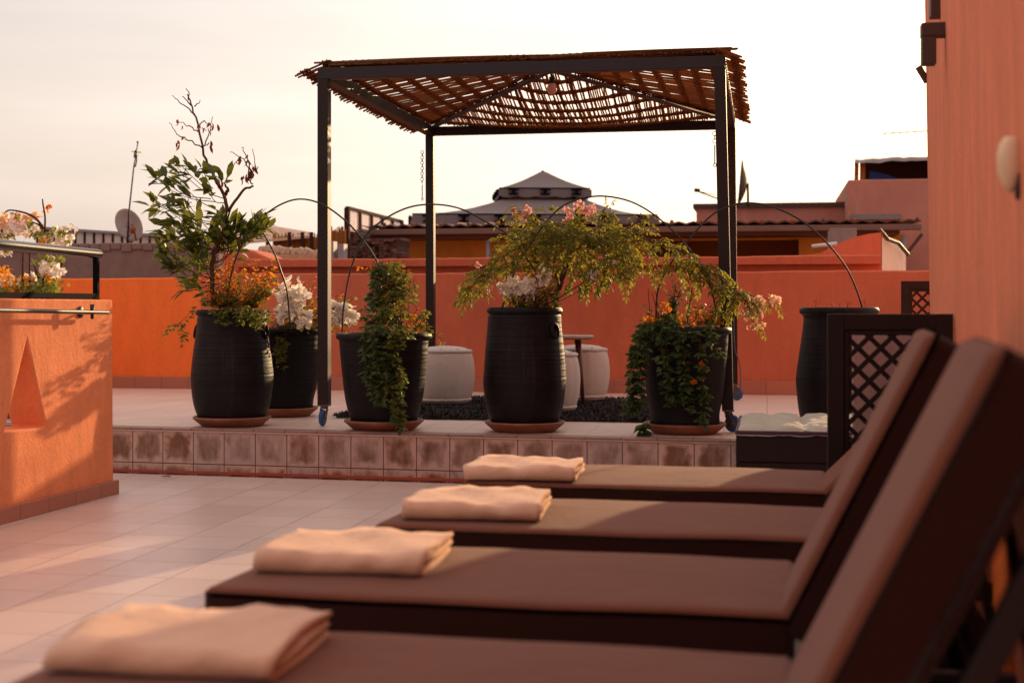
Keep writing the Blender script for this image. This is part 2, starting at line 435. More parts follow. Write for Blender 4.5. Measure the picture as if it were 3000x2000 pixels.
mb = MB(); mb.prism([(-400,-300),(400,-300),(400,600),(-400,600)], -6.2, -6.0); mb.build('ground', M['earth'])
tag(bpy.data.objects['ground'], kind='structure')
mb = MB(); mb.prism([(-9,-3),(6,-3),(6,7.4),(-9,8.35)], -.35, 0); tag(mb.build('terrace_floor', M['floor']), kind='structure')
mb = MB(); mb.prism([(-9,edgeY(-9)-.012),(6,edgeY(6)-.012),(6,13.2),(-9,13.2)], PZ-.02, PZ)
fl = tag(mb.build('platform_floor', M['plat'], bevel=.008), kind='structure')
mb = MB(); mb.prism([(-9,edgeY(-9)),(6,edgeY(6)),(6,13.2),(-9,13.2)], -.4, PZ-.02); tag(mb.build('platform_step', M['riser']), kind='structure')
mb = MB(); mb.prism([(-9,edgeY(-9)-.008),(6,edgeY(6)-.008),(6,edgeY(6)),(-9,edgeY(-9))], 0.001, .018); tag(mb.build('step_base_band', M['redband']), kind='structure')
mb = MB(); mb.prism([(-9,edgeY(-9)-.018),(6,edgeY(6)-.018),(6,edgeY(6)+.10),(-9,edgeY(-9)+.10)], PZ-.011, PZ+.004)
tag(mb.build('step_nosing', M['nosing'], bevel=.007), kind='structure')

# ------------------------------------------------------------------ BACK WALLS
BY = 12.07
XJ = at(590, 900, BY).x
e = empty('terrace_wall', (0.5,BY,PZ), 'long brick red rendered terrace wall behind the reed pergola', 'wall')
mb = MB(); mb.wavy((XJ, BY, PZ-.3), (4.5, BY+.22, 1.30)); mb.build('wall', M['wall_b'], e)
mb = MB(); mb.box((XJ, BY-.018, PZ), (4.5, BY, PZ+.115)); mb.build('skirting', M['skirt'], e, bevel=.005)
e = empty('terrace_wall', (-4.6,BY,PZ), 'low terrace wall painted with a vivid orange bounce glow at the left, beside the tall black jar', 'wall')
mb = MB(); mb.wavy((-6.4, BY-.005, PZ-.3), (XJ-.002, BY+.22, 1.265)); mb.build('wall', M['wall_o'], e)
mb = MB(); mb.box((-6.4, BY-.03, PZ), (XJ-.002, BY-.005, PZ+.105)); mb.build('skirting', M['skirt'], e, bevel=.005)
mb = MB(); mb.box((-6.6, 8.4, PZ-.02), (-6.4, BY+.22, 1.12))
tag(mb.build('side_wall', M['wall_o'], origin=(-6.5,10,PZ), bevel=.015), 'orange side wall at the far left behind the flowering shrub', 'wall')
# neighbour's parapet with a coping, directly behind
NY = 12.55
xa, xb = at(700,770,NY).x, at(2580,760,NY).x
e = empty('neighbour_parapet', ((xa+xb)/2,NY,0), 'coral parapet with a rounded coping rising just behind the terrace wall', 'wall')
mb = MB(); mb.box((xa, NY, -6), (xb, NY+.25, 1.375)); mb.build('wall', M['wall_b'], e)
mb = MB(); mb.wavy((xa-.02, NY-.07, 1.37), (xb+.0, NY+.32, 1.445), .07, .003); mb.build('coping', M['wall_b'], e)
# sloping left shoulder of the parapet
mb = MB()
p = [at(650,800,NY+.1), at(650,742,NY+.1), at(700,727,NY+.1), at(742,735,NY+.1), at(800,762,NY+.1), at(860,775,NY+.1), at(860,800,NY+.1)]
n = len(p); q = [v+V((0,.5,0)) for v in p]
mb.add(p+q, [tuple(range(n)), tuple(range(n,2*n))[::-1]]+[(i,(i+1)%n,n+(i+1)%n,n+i) for i in range(n)])
mb.build('sloping_shoulder', M['wall_b'], e, bevel=.02)

# stair bulkhead with a curved top and an end painted pale as if sunlit, at the right end of that parapet
SYY = 13.6
e = empty('stair_bulkhead', at(2500,800,SYY), 'coral stair bulkhead with a sweeping curved top and end wall painted pale as if sunlit', 'bulkhead')
mb = MB()
prof = [(2340,800),(2340,750),(2400,742),(2436,725),(2470,708),(2508,693),(2545,685),(2582,681),(2582,800)]
p = [at(x,y,SYY) for x,y in prof]; q = [v+V((0,1.2,0)) for v in p]; n = len(p)
mb.add(p+q, [tuple(range(n)), tuple(range(n,2*n))[::-1]]+[(i,(i+1)%n,n+(i+1)%n,n+i) for i in range(n)])
mb.build('curved_wall', M['wall_b'], e)
mb = MB()
a0, a1, a2, a3 = at(2584,800,SYY+.02), at(2654,800,SYY+1.0), at(2654,735,SYY+1.0), at(2584,684,SYY+.02)
w = V((-.1,.4,0)); am = at(2615,702,SYY+.45)
p = [a0,a1,a2,am,a3]; q = [v+w for v in p]; n = 5
mb.add(p+q, [tuple(range(n)), tuple(range(n,2*n))[::-1]]+[(i,(i+1)%n,n+(i+1)%n,n+i) for i in range(n)])
mb.build('sun_painted_end_wall', M['pale'], e)  # paler than the coral front: sunlight put into the colour of this face
mb = MB(); mb.tube([at(2576,672,SYY), at(2600,700,SYY+.1), at(2632,712,SYY+.4), at(2660,745,SYY+.8)], .02, .02, 6); mb.build('edge_tile', M['wtrim'], e)

# ------------------------------------------------------------------ LEFT PARAPET
PH = R(2.0)
wd = V((sin(PH), cos(PH), 0)); wn = V((cos(PH), -sin(PH), 0))      # along, outward normal
E0 = V((-3.455, 7.13, 0))
TH, WH, WL = .19, 1.04, 4.2
def wl(s, z, o=0): return E0 - wd*s + wn*o + V((0,0,z))            # s back from the end
def hit(x, y, o=0):
    p = onplane(x, y, E0 + wn*o, wn); return -(p-E0).dot(wd), p.z
e = empty('parapet_wall', E0 - wd*1.2, 'coral parapet with a triangular peephole in front of the flowering shrub', 'wall')
t0, t1, t2 = hit(16,1265), hit(135,1250), hit(80,997)
mb = MB()
for o in (0, -TH):
    vs = [wl(WL,0,o), wl(0,0,o), wl(0,WH,o), wl(WL,WH,o), wl(*t0,o), wl(*t1,o), wl(*t2,o)]
    mb.add(vs, [(0,1,5,4),(1,2,6,5),(2,3,6),(3,0,4,6)])
b = 7
mb.f += [(0,1,1+b,b),(1,2,2+b,1+b),(2,3,3+b,2+b),(3,0,b,3+b),(4,5,5+b,4+b),(5,6,6+b,5+b),(6,4,4+b,6+b)]; mb.m += [0]*7
mb.build('wall', M['wall_l'], e, bevel=.012, seg=3)
mb = MB()
vs = [wl(WL,0,.024), wl(-.02,0,.024), wl(-.02,0,-.02), wl(WL,0,0.002), wl(WL,.075,.024), wl(-.02,.075,.024), wl(-.02,.075,-.02), wl(WL,.075,.002)]
mb.add(vs, [(0,3,2,1),(4,5,6,7),(0,1,5,4),(1,2,6,5),(2,3,7,6),(3,0,4,7)]); mb.build('skirting', M['skirt'], e, bevel=.004)
# railing on the top of the parapet
e = empty('railing', wl(.25, WH, -.09), 'black tubular railing with a fat top rail mounted on the coral parapet', 'railing')
sR = hit(285, 745, -.09)[0]
mb = MB(); mb.cyl(wl(sR-.015,1.285,-.09), wl(WL,1.335,-.09), .026, 16); mb.build('top_rail', M['gloss'], e, smooth=True)
mb = MB(); mb.bar(wl(sR,WH+.018,-.09), wl(WL,WH+.018,-.09), .03, .03); mb.build('bottom_rail', M['trim'], e, bevel=.003)
mb = MB(); mb.bar(wl(sR+.012,WH-.02,-.09), wl(sR+.012,1.275,-.09), .028, .028, up=V((0,1,0))); mb.build('post', M['trim'], e, bevel=.003)
# handrail rod bracketed to the wall face
e = empty('handrail', wl(.3,.97,.07), 'thin steel handrail rod bracketed to the face of the coral parapet', 'handrail')
sA, zA = hit(315, 915, .07); sB, zB = hit(0, 909, .07)
k = (zB-zA)/(sB-sA)
mb = MB(); mb.cyl(wl(sA,zA,.07), wl(WL,zA+k*(WL-sA),.07), .011, 12); mb.build('rod', M['rodm'], e, smooth=True)
sK = hit(270, 914, .07)[0]
for s_ in (sK, sK+1.35):
    zz = zA + k*(s_-sA)
    mb = MB(); mb.cyl(wl(s_,zz-.005,.0), wl(s_,zz-.005,.07), .007, 8); mb.cyl(wl(s_,zz,.002), wl(s_,zz,.008), .03, 16)
    mb.tube([wl(s_,zz-.035,.07), wl(s_,zz+.04,.07)], .008, .012, 8); mb.build('bracket', M['iron'], e, smooth=True)

# ------------------------------------------------------------------ RIGHT HOUSE
HX0, HXK = .300, .0706
def hx(Y): return HX0 + HXK*Y
def hw(Y, z, o=0): return V((hx(Y) - .016*(z-1) - o, Y, z))
e = empty('terracotta_house', (1.6,4,0), 'tall terracotta rendered house wall filling the right edge', 'house')
mb = MB(); HT = 3.7; YF = 8.0
vs = [hw(-1,-.3), hw(YF,-.3), V((5,YF,-.3)), V((5,-1,-.3)), hw(-1,HT), hw(YF,HT), V((5,YF,HT)), V((5,-1,HT))]
mb.add(vs, [(0,3,2,1),(4,5,6,7),(0,1,5,4),(1,2,6,5),(2,3,7,6),(3,0,4,7)]); mb.build('wall', M['wall_r'], e, bevel=.02)
def ywall(x):  # Y where the column x of the photo meets the wall
    d = ray(x, 900); return HX0*d.y/(d.x - HXK*d.y)
for xa_, xb_, o in ((2905,2955,.012),):
    y0, y1 = ywall(xb_), ywall(xa_)
    mb = MB(); vs = [hw(y0,0,o),hw(y1,0,o),hw(y1,.82,o),hw(y0,.82,o),hw(y0,0,-.02),hw(y1,0,-.02),hw(y1,.82,-.02),hw(y0,.82,-.02)]
    mb.add(vs, [(0,1,2,3),(7,6,5,4),(0,4,5,1),(1,5,6,2),(2,6,7,3),(3,7,4,0)]); mb.build('orange_band', M['wall_o'], e, bevel=.004)
for xa_, xb_, o in ((2862,2900,.03),):
    y0, y1 = ywall(xb_), ywall(xa_)
    mb = MB(); vs = [hw(y0,0,o),hw(y1,0,o),hw(y1,.80,o),hw(y0,.80,o),hw(y0,0,-.02),hw(y1,0,-.02),hw(y1,.80,-.02),hw(y0,.80,-.02)]
    mb.add(vs, [(0,1,2,3),(7,6,5,4),(0,4,5,1),(1,5,6,2),(2,6,7,3),(3,7,4,0)]); mb.build('pilaster', M['wall_r'], e, bevel=.01)
# timber brackets
yb = ywall(2784)
mb = MB(); z1_, z2_, z3_ = at(2744,65,yb).z, at(2744,105,yb).z, at(2744,187,yb).z
xo, xi, xm = at(2700,100,yb).x, hx(yb)+.02, at(2744,100,yb).x
mb.box((xo,yb,z2_),(xi,yb+.07,z1_)); mb.box((xo+.002,yb+.002,z3_),(xm,yb+.068,z2_-.0005))
mb.build('bracket', M['wtrim'], e, bevel=.004)
yb2 = ywall(2770)
mb = MB(); mb.box((at(2727,20,yb2).x,yb2,at(2727,48,yb2).z),(hx(yb2)+.02,yb2+.08,2.85)); mb.build('bracket', M['wtrim'], e, bevel=.004)
# little cut stub near the corner
mb = MB(); pA = at(2690,196,7.9); mb.bar(pA, pA+V((.05,.02,-.08)), .02,.03); mb.build('pipe_stub', M['steel'], e)
# wall lamp
yl = ywall(2992)
pl_ = at(2960, 480, yl)
e = empty('wall_lamp', hw(yl, pl_.z-.02, 0), 'cream half shell wall lamp on the terracotta house', 'lamp')
mb = MB()
prof = [(.004,-.060),(.016,-.045),(.026,-.015),(.027,.015),(.022,.042),(.012,.056),(.0,.058)]
mb.lathe(prof, V((pl_.x, yl, pl_.z)), 20); mb.build('lamp_shade', M['cream'], e, smooth=True)
mb = MB(); mb.cyl(hw(yl, pl_.z-.045, -.005), V((pl_.x+.012, yl, pl_.z-.045)), .030, 16); mb.build('lamp_mount', M['iron2'], e, smooth=True)

# ------------------------------------------------------------------ PERGOLA
LX, RX, FY, KY, ZT = -2.69, -.228, 8.42, 11.32, 2.47
def lean(z): return -.023*(z-PZ)
pg = empty('pergola', ((LX+RX)/2, (FY+KY)/2, PZ), 'dark steel pergola on casters roofed with woven reed', 'pergola')
posts = [(LX,FY,.002),(RX,FY,1),(LX-.02,KY,.1),(RX-.038,KY,.35)]
PW = .066
for x,y,k in posts:
    mb = MB(); zb = PZ+.13
    mb.bar((x+lean(zb)*k,y,zb),(x+lean(ZT-.07)*k,y,ZT-.0705),PW,PW*1.15,up=V((0,1,0))); mb.build('post', M['iron2'], pg, bevel=.003)
tp = [V((x+lean(ZT)*k,y,ZT)) for x,y,k in posts]
FLt,FRt,BLt,BRt = tp
dz = V((0,0,-.035))
for a,b,mt,in_ in ((FLt,FRt,'iron',0),(BLt,BRt,'iron2',0),(FLt,BLt,'iron2',1),(FRt,BRt,'iron2',1)):
    d = (b-a).normalized()
    A, B = (a - d*PW*.5, b + d*PW*.5) if not in_ else (a + d*PW*.6, b - d*PW*.6)
    mb = MB(); mb.bar(A+dz, B+dz, PW, .07); mb.build('beam', M[mt], pg, bevel=.003)
APX = (FLt+FRt+BLt+BRt)/4; APX.z = 2.685
for c in tp:
    mb = MB(); c2 = c + (APX-c)*.012; mb.tube([c2+V((0,0,-.01)), APX+V((0,0,-.025))], .017, .017, 8); mb.build('hip_rafter', M['wtrim'], pg, smooth=True)
# reed bundles lashed along the rafters
def rv_(k): return V((rnd.uniform(-k,k),rnd.uniform(-k,k),rnd.uniform(-k,k)))
def panel(ca, cb, over, ov_side, sag, name):
    # ca, cb: eave corners; apex APX. reeds run up the slope
    out = ((ca+cb)/2 - APX); out.z = 0; out.normalize()
    lift = V((0,0,.035))
    a = ca + lift; b = cb + lift; ap = APX + V((0,0,.02))
    el = (b-a).length; ed = (b-a)/el
    mid = (a+b)/2; sl = ap - mid; SL = sl.length; sd = sl/SL
    def P(s, t):      # s along the eave (m from corner a), t up the slope (m); negative t = overhang
        u = s/el; v = t/SL
        p = a + ed*s + sd*t
        uh = min(1,max(0,(u-max(0,v)/2)/max(.02,1-max(0,v))))
        p.z += sag*sin(pi*uh)*sin(pi*min(1,max(0,v*.75+.25))) if t > -.02 else sag*sin(pi*min(1,max(0,u)))*.6 + t*.25
        return p
    r = MB(); w = MB(); side_ = name in 'lr'
    s = -ov_side
    while s < el+ov_side:
        nb = 2 if side_ else 1
        gap = (rnd.uniform(.042,.060) if name == 'l' else rnd.uniform(.058,.080)) if side_ else rnd.choice((.0062,.007,.008,.0088,.015))
        for b_ in range(nb):
            u = s/el
            tmax = SL*(1-abs(2*u-1)) if 0 <= u <= 1 else 0.02
            t0 = -over - rnd.uniform(-.02,.018); sl_ = rnd.uniform(-.004,.004)
            if tmax-t0 > .08:
                k = max(2, int((tmax-t0)/.16)+1); pts = []
                for i in range(k+1):
                    t = t0+(tmax-t0)*i/k
                    pts.append(P(s + sl_*i + rnd.uniform(-.002,.002), t) + V((0,0,rnd.uniform(-.003,.003))))
                r.tube(pts, rnd.uniform(.006,.0078), rnd.uniform(.0055,.007), 5)
            s += rnd.uniform(.013,.017) if side_ else 0
        s += gap if side_ else gap + .006
    t = -over+.03; i = 0
    while t < SL-.05:
        v = max(0, t/SL)
        h0, h1 = (-ov_side*.7, el+ov_side*.7) if t < 0 else (el*v/2, el*(1-v/2))
        nst = 4
        for j in range(nst):
            tt = t + j*.0135; ph = j*pi
            k = max(4, int((h1-h0)/.04)); pts = []
            for q in range(k+1):
                s_ = h0 + (h1-h0)*q/k
                pts.append(P(s_, tt + .004*sin(s_*9+i)) + V((0,0,.007*sin(s_/.044*pi+ph))))
            w.tube(pts, .0072, .0072, 4)
        t += rnd.uniform(.13,.16) if side_ else rnd.uniform(.165,.195); i += 1
    o = r.build('reed_panel', M['reed'], pg, smooth=True)
    w.build('weft_binding', M['reedband'], o, smooth=True)
panel(FLt, FRt, .03, .10, 0, 'f'); panel(BRt, BLt, .01, .03, -.10, 'b'); panel(BLt, FLt, .175, .06, -.015, 'l'); panel(FRt, BRt, .14, .06, -.015, 'r')
mb = MB()
for c in tp:
    d = (APX-c).normalized(); sd_ = d.cross(V((0,0,1))).normalized()
    for i in range(9):
        o_ = sd_*rnd.uniform(-.05,.05) + V((0,0,.022+rnd.uniform(-.006,.006)))
        mb.tube(spline([c+o_+d*rnd.uniform(0,.1), (c+APX)/2+o_+rv_(.006), APX+o_-d*rnd.uniform(0,.06)],5), .007,.006,5)
mb.build('hip_reeds', M['reedband'], pg, smooth=True)
# thick rolled hem of reeds along the front right and front left
mb = MB()
for i in range(10):
    h = rnd.uniform(.0,.03); x0 = FLt.x-.10+rnd.uniform(0,.3); x1 = FLt.x+1.45+rnd.uniform(-.3,.2)
    mb.tube(spline([(x0,FY-.02+rnd.uniform(-.02,.03),ZT+.012+h),((x0+x1)/2,FY-.01,ZT+.016+h),(x1,FY,ZT+.012+h)],4), .006,.006,5)
for i in range(16):
    h = rnd.uniform(.0,.026); x0 = FLt.x+1.28+rnd.uniform(-.05,.35); x1 = FRt.x+.06+rnd.uniform(-.1,.06)
    mb.tube(spline([(x0,FY-.02+rnd.uniform(-.02,.03),ZT+.012+h),((x0+x1)/2,FY-.01,ZT+.02+h),(x1,FY,ZT+.022+h)],4), .007,.006,5)
mb.build('front_hem', M['reed'], pg, smooth=True)
def caster(x, y, ang):
    c = MB(); b = V((x,y,PZ))
    d = V((cos(ang),sin(ang),0)); s_ = V((-sin(ang),cos(ang),0)); ax = b + d*.028 + V((0,0,.052))
    c.box((x-.034,y-.038,PZ+.122),(x+.034,y+.038,PZ+.131)); c.cyl(b+V((0,0,.105)), b+V((0,0,.122)), .024, 14)
    for k in (-1,1): 
        c.bar(b+s_*.019*k+V((0,0,.107)), ax+s_*.019*k, .034, .004, up=s_)
    c.cyl(ax-s_*.024, ax+s_*.024, .007, 8)
    o = c.build('caster', M['steel'], pg, bevel=.002)
    w = MB(); w.ring(ax, s_, .038, .0135, 24, 8); w.build('tyre', M['blue'], o, smooth=True)
    w = MB(); w.cyl(ax-s_*.011, ax+s_*.011, .031, 20); w.build('hub', M['cable'], o, smooth=True)
for (x,y,k), an in zip(posts, (-1.62, -.5, .4, -.35)): caster(x+lean(PZ)*k, y, an)
def chain(p, n, hook=True):
    m = MB()
    for i in range(n):
        c = p + V((rnd.uniform(-.002,.002),0,-.022*i)); m.ring(c, (1,0,0) if i%2 else (0,1,0), .0125, .0026, 10, 5)
    if hook:
        q = p + V((0,0,-.022*n)); m.tube([q, q+V((0,0,-.11))], .004,.004,6); m.ring(q+V((0,0,-.12)), (0,1,0), .009,.003,10,5)
    m.build('chain', M['iron2'], pg, smooth=True)
chain(at(1237,446,KY-.05), 12)
chain(at(2094,392,FY+.09), 3)
chain(at(962,250,FY+.03), 15, False)
mb = MB(); mb.tube(spline([at(2150,930,KY-.06),at(2153,1020,KY-.06),at(2166,1060,KY-.06),at(2170,1110,KY-.06),at(2167,1150,KY-.06)],5), .005,.005,6); mb.build('cable', M['cable'], pg, smooth=True)
# pendant bulb hanging under the apex
pb = V((APX.x, APX.y, 2.53))
e = empty('pendant_bulb', pb, 'round frosted bulb hanging from the middle of the reed canopy', 'lamp')
mb = MB(); mb.lathe([(0,-.04),(.02,-.035),(.034,-.015),(.036,.005),(.028,.028),(.016,.042)], pb, 18); mb.build('bulb', M['bulb'], e, smooth=True)
mb = MB(); mb.cyl(pb+V((0,0,.04)), pb+V((0,0,.085)), .02, 14); mb.tube([pb+V((0,0,.085)), V((APX.x,APX.y,2.66))], .004,.004,6); mb.build('socket', M['iron2'], e, smooth=True)

# ------------------------------------------------------------------ POTS AND SAUCERS
def saucer(c, r, label):
    m = MB(); wob = lambda a, t: 1 + .012*sin(3*a+c.x*7) + .008*sin(7*a)
    pr = [(r*.74,0),(r*.78,.004),(r*.93,.034),(r*1.0,.048),(r*1.015,.056),(r*.99,.062),(r*.95,.058),(r*.88,.036),(r*.76,.014),(0,.012)]
    m.lathe(pr, c, 48, wob=wob)
    return tag(m.build('saucer', M['terra'], origin=c, smooth=True), label, 'saucer', 'terracotta saucers under the black pots')
def jar(name, c, H, rr, rm, rb, zmax, neck, label, group, lift=.016, handles=(), wide=False):
    c = V(c); b = V((0,0,lift))
    if wide:
        pr = [(rb*.9,0),(rb,.006),(rb*1.09,.07*H),(rr*.775,.17*H),(rr*.845,.32*H),(rr*.895,.52*H),(rr*.94,.76*H),(rr*.96,.90*H),(rr*.97,.925*H),(rr*1.02,.94*H),(rr*1.04,.965*H),(rr*1.02,.99*H),(rr*.985,1.0*H),(rr*.94,.99*H),(rr*.90,.94*H),(0,.935*H)]
    else:
        pr = [(rb*.9,0),(rb,.008),(rb*1.10,.05*H),(rb+(rm-rb)*.72,.17*H),(rm*.985,zmax*.82*H),(rm,zmax*H),(rm*.985,zmax*H+.08*H),(rm+(neck-rm)*.35,zmax*H+.2*H),
              (rm+(neck-rm)*.8,.78*H),(neck,.88*H),(neck*1.0,.925*H),(rr*.97,.94*H),(rr*1.02,.955*H),(rr*1.03,.972*H),(rr*1.01,.99*H),(rr*.97,1.0*H),(rr*.90,.985*H),(rr*.88,.94*H),(0,.935*H)]
    e = empty(name, c+b, label, 'plant pot', group)
    m = MB(); wob = lambda a, t: 1 + .006*sin(2*a+c.x*5) + .004*sin(5*a+t*20)
    # refine the profile
    pp = spline([(x,0,z) for x,z in pr], 3)
    m.lathe([(max(0,p.x),p.z) for p in pp], c+b, 56, wob=wob); o = m.build('pot', M['pot'], e, smooth=True)
    m = MB(); m.lathe([(0,.925*H),(rr*.6,.935*H),(rr*.905,.94*H),(rr*.905,.92*H)], c+b, 32); m.build('soil', M['soil'], e, smooth=True)
    for ang in handles:
        d = V((cos(ang),sin(ang),0)); pz = .81*H
        m = MB(); m.ring(c+b+d*(neck+.012)+V((0,0,pz)), d*.97+V((0,0,.2)), .040, .0095, 20, 7, sx=.72)
        m.build('handle', M['pot'], e, smooth=True)
    return e
def base(xc, yb, r):
    p = on(xc, yb, PZ); d = V((p.x,p.y,0)).normalized(); return p + d*r
GP = 'black glazed pots along the platform edge'
cA = base(680,1254,.185); saucer(cA,.235,'terracotta saucer under the tall jar of the big leafed shrub')
jar('tall_jar', cA, .70, .215, .252, .185, .40, .212, 'tall black jar with ear handles holding the big leafed shrub', GP, handles=(R(-4),R(186)))
cB = base(828,1224,.20); saucer(cB,.235,'terracotta saucer half hidden behind the left pergola post')
jar('flared_pot', cB, .575, .27, 0,.185,0,0,'black pot of white bougainvillea behind the tall left jar', GP, wide=True)
cC = base(1125,1265,.18); saucer(cC,.235,'terracotta saucer under the flared pot of cascading vine')
jar('flared_pot', cC, .56, .275, 0,.178,0,0,'flared black pot with one thick vine cascading down its front', GP, wide=True)
cD = base(1537,1270,.18); saucer(cD,.235,'terracotta saucer under the middle tall jar')
jar('tall_jar', cD, .715, .218, .246, .178, .40, .218, 'tall black jar with a ring handle in front of the poufs', GP, handles=(R(-30),))
cE = base(2006,1276,.19); saucer(cE,.238,'terracotta saucer by the right caster, under trailing strands')
jar('flared_pot', cE, .60, .262, 0,.185,0,0,'flared black pot almost covered by several trailing strands', GP, wide=True)
cF = at(2458,1000,8.72); cF.z = PZ
jar('tall_jar', cF, .73, .226, .252, .20, .40, .208, 'tall black jar without any plant behind the lattice screen', GP, lift=0)

# ------------------------------------------------------------------ HOOPS
def hoop(pts, label):
    P = spline([at(x,y,Y) for x,y,Y in pts], 8); m = MB(); m.tube(P, .0055, .0055, 6)
    tag(m.build('wire_hoop', M['wire'], origin=P[-1], smooth=True), label, 'hoop', 'thin wire hoops arched over the pots')
hoop([(655,915,8.3),(690,760,8.3),(740,668,8.3),(800,612,8.25),(870,584,8.25),(940,597,8.25),(1010,645,8.25),(1065,705,8.25),(1110,775,8.25),(1140,840,8.25),(1165,960,8.25)], 'wire hoop arching from the shrub jar to the cascading vine pot')
hoop([(1002,972,8.2),(1008,890,8.2),(1030,780,8.2),(1070,692,8.2),(1130,640,8.2),(1200,607,8.2),(1275,599,8.2),(1350,612,8.2),(1420,648,8.2),(1490,690,8.2),(1545,760,8.2),(1580,820,8.2),(1608,900,8.2)], 'wire hoop arching from the cascading vine pot to the middle jar')
hoop([(1472,900,8.22),(1500,815,8.22),(1545,730,8.22),(1600,650,8.22),(1660,597,8.22),(1745,575,8.22),(1830,585,8.22),(1900,618,8.22),(1970,675,8.22),(2030,745,8.22),(2075,820,8.22),(2103,930,8.22)], 'wire hoop arching from the middle jar to the trailing strand pot')
hoop([(1920,960,8.3),(1928,850,8.3),(1960,780,8.3),(2020,700,8.3),(2080,635,8.32),(2140,603,8.35),(2205,595,8.4),(2280,612,8.4),(2360,655,8.45),(2430,720,8.5),(2480,785,8.55),(2510,850,8.58),(2526,900,8.6)], 'wire hoop arching from the trailing strand pot to the empty jar')
hoop([(745,640,8.45),(775,690,8.5),(805,745,8.5),(825,800,8.5),(842,860,8.6),(850,960,8.7)], 'short wire stake bending down into the white bougainvillea')

# ------------------------------------------------------------------ PLANTS
def rv(s=1): return V((rnd.gauss(0,1),rnd.gauss(0,1),rnd.gauss(0,1)))*s
def uv():
    v = rv(); return v.normalized()
def zz(ox, oy, sc_=2.24): return lambda x, y, Y: at(ox+x/sc_, oy+y/sc_, Y)

# --- big leafed shrub in jar A
Z = zz(0,200); YA = cA.y
e = empty('leafy_shrub', cA+V((0,0,.66)), 'tall broad leafed shrub with bare dead twigs at its top', 'shrub')
st = MB(); tw = MB(); lf = MB(); dl = MB()
def br(pts, r0, r1, m=st, Y=YA, j=.0):
    P = spline([Z(x,y,Y+d) for x,y,d in pts],5); P = [p+rv(.004) for p in P]; m.tube(P, r0, r1, 7); return P
br([(1400,1560,0),(1395,1430,0),(1400,1250,0),(1440,1130,0),(1480,1030,0)], .016,.013)
br([(1480,1030,0),(1490,930,0),(1470,830,.02),(1390,690,.04),(1330,530,.05),(1275,290,.05),(1225,170,.05)], .014,.004)
br([(1480,830,.02),(1495,800,0),(1480,770,0)], .012,.006)
br([(1495,940,0),(1600,800,-.03),(1665,770,-.04)], .010,.006)
for p in ([(1330,530,.05),(1220,460,.03),(1160,430,.02),(1110,360,.0)],[(1280,300,.05),(1190,230,.02),(1135,180,0)],[(1275,255,.05),(1315,215,.08)],[(1300,420,.05),(1240,380,.02),(1175,350,0)],
          [(1330,520,.05),(1370,430,.08),(1390,320,.1)],[(1300,400,.05),(1330,350,.07),(1390,380,.09)],[(1245,200,.05),(1225,130,.05)],[(1255,240,.05),(1190,180,.03)],
          [(1650,765,-.04),(1640,700,-.04),(1680,640,-.02),(1650,530,0)],[(1640,700,-.04),(1600,600,-.06),(1510,550,-.08)],[(1650,690,-.04),(1620,580,-.03),(1580,520,0)],[(1480,760,0),(1510,680,.0),(1560,600,0)],[(1660,660,-.02),(1690,690,0)]):
    br(p, .0045,.0018, tw)
for x,y,n in ((1170,480,4),(1210,450,2),(1320,370,5),(1385,390,5),(1385,490,3),(1370,350,3),(1640,680,16),(1620,590,5),(1565,600,4),(1670,640,5),(1430,730,3),(1610,700,6),(1200,355,3)):
    for i in range(n):
        p = Z(x+rnd.gauss(0,14),y+rnd.gauss(0,14),YA+rnd.uniform(-.06,.06))
        dl.leaf(p, V((rnd.gauss(0,.35),rnd.gauss(0,.35),-1)), uv(), rnd.uniform(.03,.055), .018, .3,.5)
ros = [(1160,650,6),(1040,720,6),(1090,785,7),(1180,745,7),(1000,890,6),(1070,905,7),(1160,890,5),(1430,690,5),(1250,700,5),(1330,670,5),(1360,790,4),(1210,850,5),(1230,920,6),(1410,950,4),
       (1090,1020,7),(1190,985,7),(1240,1030,8),(1430,1030,7),(1540,1025,6),(1050,1085,7),(1130,1110,8),(1230,1110,8),(1320,1085,7),(1400,1100,8),(1510,1090,8),(1610,1020,8),(1710,1010,8),
       (1660,1085,8),(1710,1080,6),(1600,1100,7),(1760,1045,6),(1050,1200,7),(1130,1235,8),(1230,1205,8),(1330,1185,8),(1430,1150,7),(1100,1295,7),(1180,1310,7),(1260,1290,6),(1330,1270,6),(1180,1420,4),(1260,1435,4),(1500,1160,6),(1560,1180,5),(1290,970,4),(1290,1150,7)]
for x,y,n in ros:
    c = Z(x,y,YA+rnd.uniform(-.2,.2)); o = V((c.x-cA.x, c.y-cA.y, .10)); o.normalize()
    root = Z(1430+rnd.uniform(-60,60), min(1420,y+rnd.uniform(80,220)), YA)
    tw.tube(spline([root, (root+c)/2+V((0,0,-.03))+rv(.01), c],5), .0032,.0018,5)
    for i in range(n+4+int(y > 980)*3):
        d = o*.9 + uv()*.9 + V((0,0,.22)); d.normalize()
        lf.leaf(c - o*rnd.uniform(0,.07) + rv(.018), d, V((0,0,1))+rv(.35), rnd.uniform(.070,.128), rnd.uniform(.034,.052), rnd.uniform(0,.25), .22)
st.build('trunk', M['bark'], e, smooth=True); tw.build('twig', M['twig'], e, smooth=True)
lf.raw = True; dl.raw = True
lf.build('foliage', M['leaf_a'], e, smooth=True); dl.build('dead_leaves', M['leaf_dead'], e, smooth=True)

